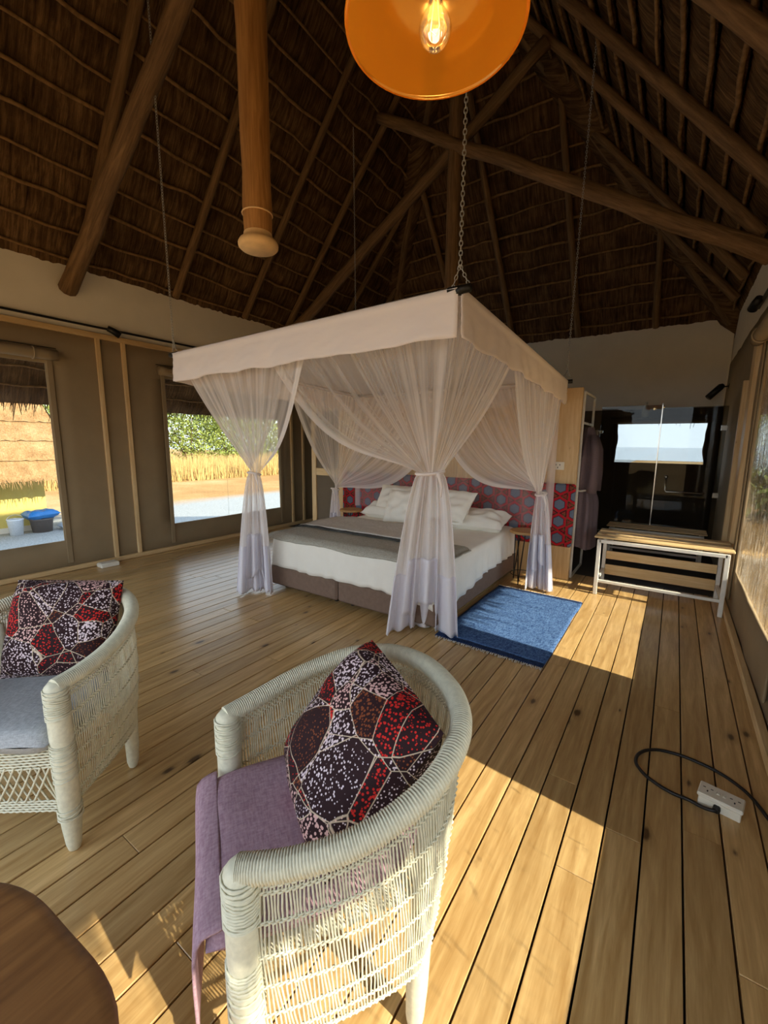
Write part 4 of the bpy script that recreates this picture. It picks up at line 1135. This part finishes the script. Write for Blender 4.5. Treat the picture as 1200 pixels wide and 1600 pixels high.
cab = [Vector(p) for p in ((.285, 2.045, .022), (.270, 2.035, .020), (.235, 2.045, .010), (.19, 2.06, .008), (.135, 2.062, .008), (.085, 2.079, .008), (.04, 2.105, .008), (.008, 2.139, .008), (-.013, 2.185, .008), (-.010, 2.24, .008), (.012, 2.289, .008), (.04, 2.32, .008), (.078, 2.345, .008), (.125, 2.357, .008), (.182, 2.36, .008), (.245, 2.35, .008), (.304, 2.331, .008), (.36, 2.295, .008), (.41, 2.24, .008), (.45, 2.15, .008), (.475, 2.05, .008), (.478, 1.8, .008), (.475, 1.2, .008))]
obj('cable', MB().tube(spline(cab, 120), .0075, 8), M['rubber'], ps, True)
obj('cable_gland', MB().lathe([(.012, -.012), (.014, 0), (.012, .012)], (.283, 2.048, .022), 10, True), M['rubber'], ps)

# ================================================================== OUTSIDE
GZ = -1.2
hut = thing('thatched_hut', 'yellow walled hut with straw thatch seen through left window', 'building', (-18.5, 1.3, GZ))
HX = -15.9; hy1 = 4.86
w_ = MB(); w_.box((HX-2.5, hy1-3.5, GZ+1.35), (5.0, 7.0, 2.7)); obj('wall', w_, M['yellow_wall'], hut)
obj('plinth', MB().box((HX-2.5, hy1-3.5, GZ+.08), (5.08, 7.08, .16)), M['plaster'], hut)
hr = MB()
for ci in range(9):
    d0 = -.9+ci*.42; d1 = d0+.55
    for side in range(4):
        def hf(u, v, d0=d0, d1=d1, side=side, ci=ci):
            d = d0+(d1-d0)*v; z = GZ+2.75+(d+.0)*1.35-.02*ci*0+(.07*(1-v))-.06
            lo, hi = hy1-7.0+d*.2-.6, hy1-d*.2+.6; x0, x1 = HX-5+d, HX-d
            jag = .05*nz(u*60, ci, side)*(1-v)
            if side == 0: return (min(x1, x1+.06*(1-v)), lo+(hi-lo)*u, z+jag)
            if side == 1: return (x0+(x1-x0)*(1-u), hi+.06*(1-v), z+jag)
            if side == 2: return (x0, lo+(hi-lo)*(1-u), z+jag)
            return (x0+(x1-x0)*u, lo, z+jag)
        if HX-d1 > HX-5+d1: hr.grid(hf, 70, 2)
obj('thatch_roof', hr, M['straw'], hut)
fb = MB()
for k in range(900):
    y = R.uniform(hy1-7.8, hy1+.9); L = R.uniform(.05, .28); a = Vector((HX+.9+R.uniform(-.05, .05), y, GZ+1.55+R.uniform(-.0, .1))); w = R.uniform(.006, .014)
    if R.random() < .45: a = Vector((HX+R.uniform(-2.3, .9), hy1+.9, a.z))
    e = a+Vector((R.uniform(-.02, .1), R.uniform(-.06, .06), -L)); fb.add([a+Vector((0, -w, 0)), a+Vector((0, w, 0)), e+Vector((0, w*.3, 0)), e-Vector((0, w*.3, 0))], [(0, 1, 2, 3)])
o = obj('eave_straw', fb, M['straw'], hut); o['kind'] = 'stuff'
bk = thing('white_bucket', 'white bucket on gravel beside the yellow hut', 'bucket', (-15.45, 3.95, GZ))
obj('bucket_body', MB().lathe([(.001, 0), (.15, 0), (.19, .42), (.20, .43), (.20, .46), (.18, .46), (.175, .43), (.14, .02)], (-15.45, 3.95, GZ), 18), M['bucket'], bk, True)
obj('handle', MB().tube([(-15.45, 3.95+.2*math.cos(k*PI/8), GZ+.42+.16*math.sin(k*PI/8)) for k in range(9)], .01, 6), M['steel'], bk, True)
tbx = thing('storage_tub', 'grey tub with blue tarpaulin on top by hut corner', 'tub', (-15.45, 4.56, GZ))
obj('tub_body', MB().lathe([(.001, 0), (.24, 0), (.28, .36), (.30, .37), (.30, .40), (.001, .40)], (-15.45, 4.56, GZ), 20), M['grey_plastic'], tbx, True)
obj('blue_tarpaulin', cushion_mesh((-15.8, 4.16, GZ+.52), (-15.1, 4.16, GZ+.5), (-15.1, 4.96, GZ+.55), (-15.8, 4.96, GZ+.50), .26, 16, .1, seed=5, wr=.6), M['blue_plastic'], tbx, True)
for k, (x, y, s, lb) in enumerate(((-15.3, 5.4, .30, 'pale sack on gravel right of blue tarpaulin'), (-16.2, 5.8, .28, 'pale sack behind others near the hut corner'))):
    c = Vector((x, y, GZ+.10)); q = [c+Vector((dx*s, dy*s*1.5, 0)) for dx, dy in ((-1, -1), (1, -1), (1, 1), (-1, 1))]
    o = obj('cement_sack', cushion_mesh(*q, .22, 14, .08, seed=k*7, wr=.4), M['sack'], smooth=True); tag(o, lb, 'sack', 'sacks beside the hut')
# dry grass field
gb = MB()
for k in range(24000):
    x = -R.uniform(27.5, 36); y = R.uniform(0, 42); h = R.uniform(.9, 1.8)*(1+.3*nz(x*.3, y*.3)); w = R.uniform(.016, .036); lx, ly = R.uniform(-.2, .2), R.uniform(-.25, .25)
    an = R.uniform(0, PI); dx, dy = math.cos(an)*w, math.sin(an)*w
    gb.add([(x-dx, y-dy, GZ), (x+dx, y+dy, GZ), (x+lx*h, y+ly*h, GZ+h)], [(0, 1, 2)])
g = obj('dry_grass', gb, M['drygrass']); tag(g, 'tall golden dry grass beyond the dirt yard', 'grass', kind='stuff')
# bushes
def bush(x, y, h, rad, seed, label):
    t = thing('bush', label, 'bush', (x, y, GZ), 'bushes beyond the dry grass'); r = random.Random(seed)
    for k in range(4):
        a = r.uniform(0, 6.28); obj('stem', MB().tube([(x, y, GZ), (x+.3*rad*math.cos(a), y+.3*rad*math.sin(a), GZ+h*.35), (x+.6*rad*math.cos(a), y+.6*rad*math.sin(a), GZ+h*.75)], [.09, .06, .02], 6), M['trunk'], t, True)
    lb = MB(); cl = [(r.uniform(-.75, .75)*rad, r.uniform(-.75, .75)*rad, h*r.uniform(.12, .85), rad*r.uniform(.35, .6)) for _ in range(22)]
    for k in range(6000):
        cx, cy, cz, cr2 = r.choice(cl); v = Vector((r.gauss(0, 1), r.gauss(0, 1), r.gauss(0, 1))).normalized()*cr2*r.uniform(.6, 1.05)
        p = Vector((x+cx+v.x, y+cy+v.y, max(GZ+.1, GZ+cz+v.z))); s = r.uniform(.10, .22)
        d1 = Vector((r.uniform(-1, 1), r.uniform(-1, 1), r.uniform(-1, 1))).normalized()*s; d2 = d1.cross(Vector((r.uniform(-1, 1), r.uniform(-1, 1), 1))).normalized()*s*.5
        lb.add([p-d1, p-d2, p+d1, p+d2], [(0, 1, 2, 3)])
    o = obj('foliage', lb, M['leaf'], t); o['kind'] = 'stuff'
bush(3.3, 21.5, 4.4, 1.9, 31, 'dark bush seen through wrinkled window beside the bench'); bush(5.0, 27.5, 5.0, 2.3, 37, 'far dark bush behind wrinkled window beside the bench')
for k, (x, y, h, rad, lb) in enumerate(((-41.5, 14.0, 7.0, 4.0, 'green bush showing beside the yellow hut roof'), (-41.5, 20.0, 7.4, 4.0, 'leftmost green bush in the window near the bed'),
        (-41, 25.0, 8.0, 4.0, 'tall green bush in middle of window near the bed'), (-42, 30.5, 7.2, 4.0, 'green bush right of middle in window near bed'),
        (-41.5, 36.5, 6.8, 4.2, 'green bush at right of window behind net drape'), (-42, 8.5, 6.6, 4.0, 'green bush mostly hidden behind the yellow hut'))):
    bush(x, y, h, rad, k+3, lb)
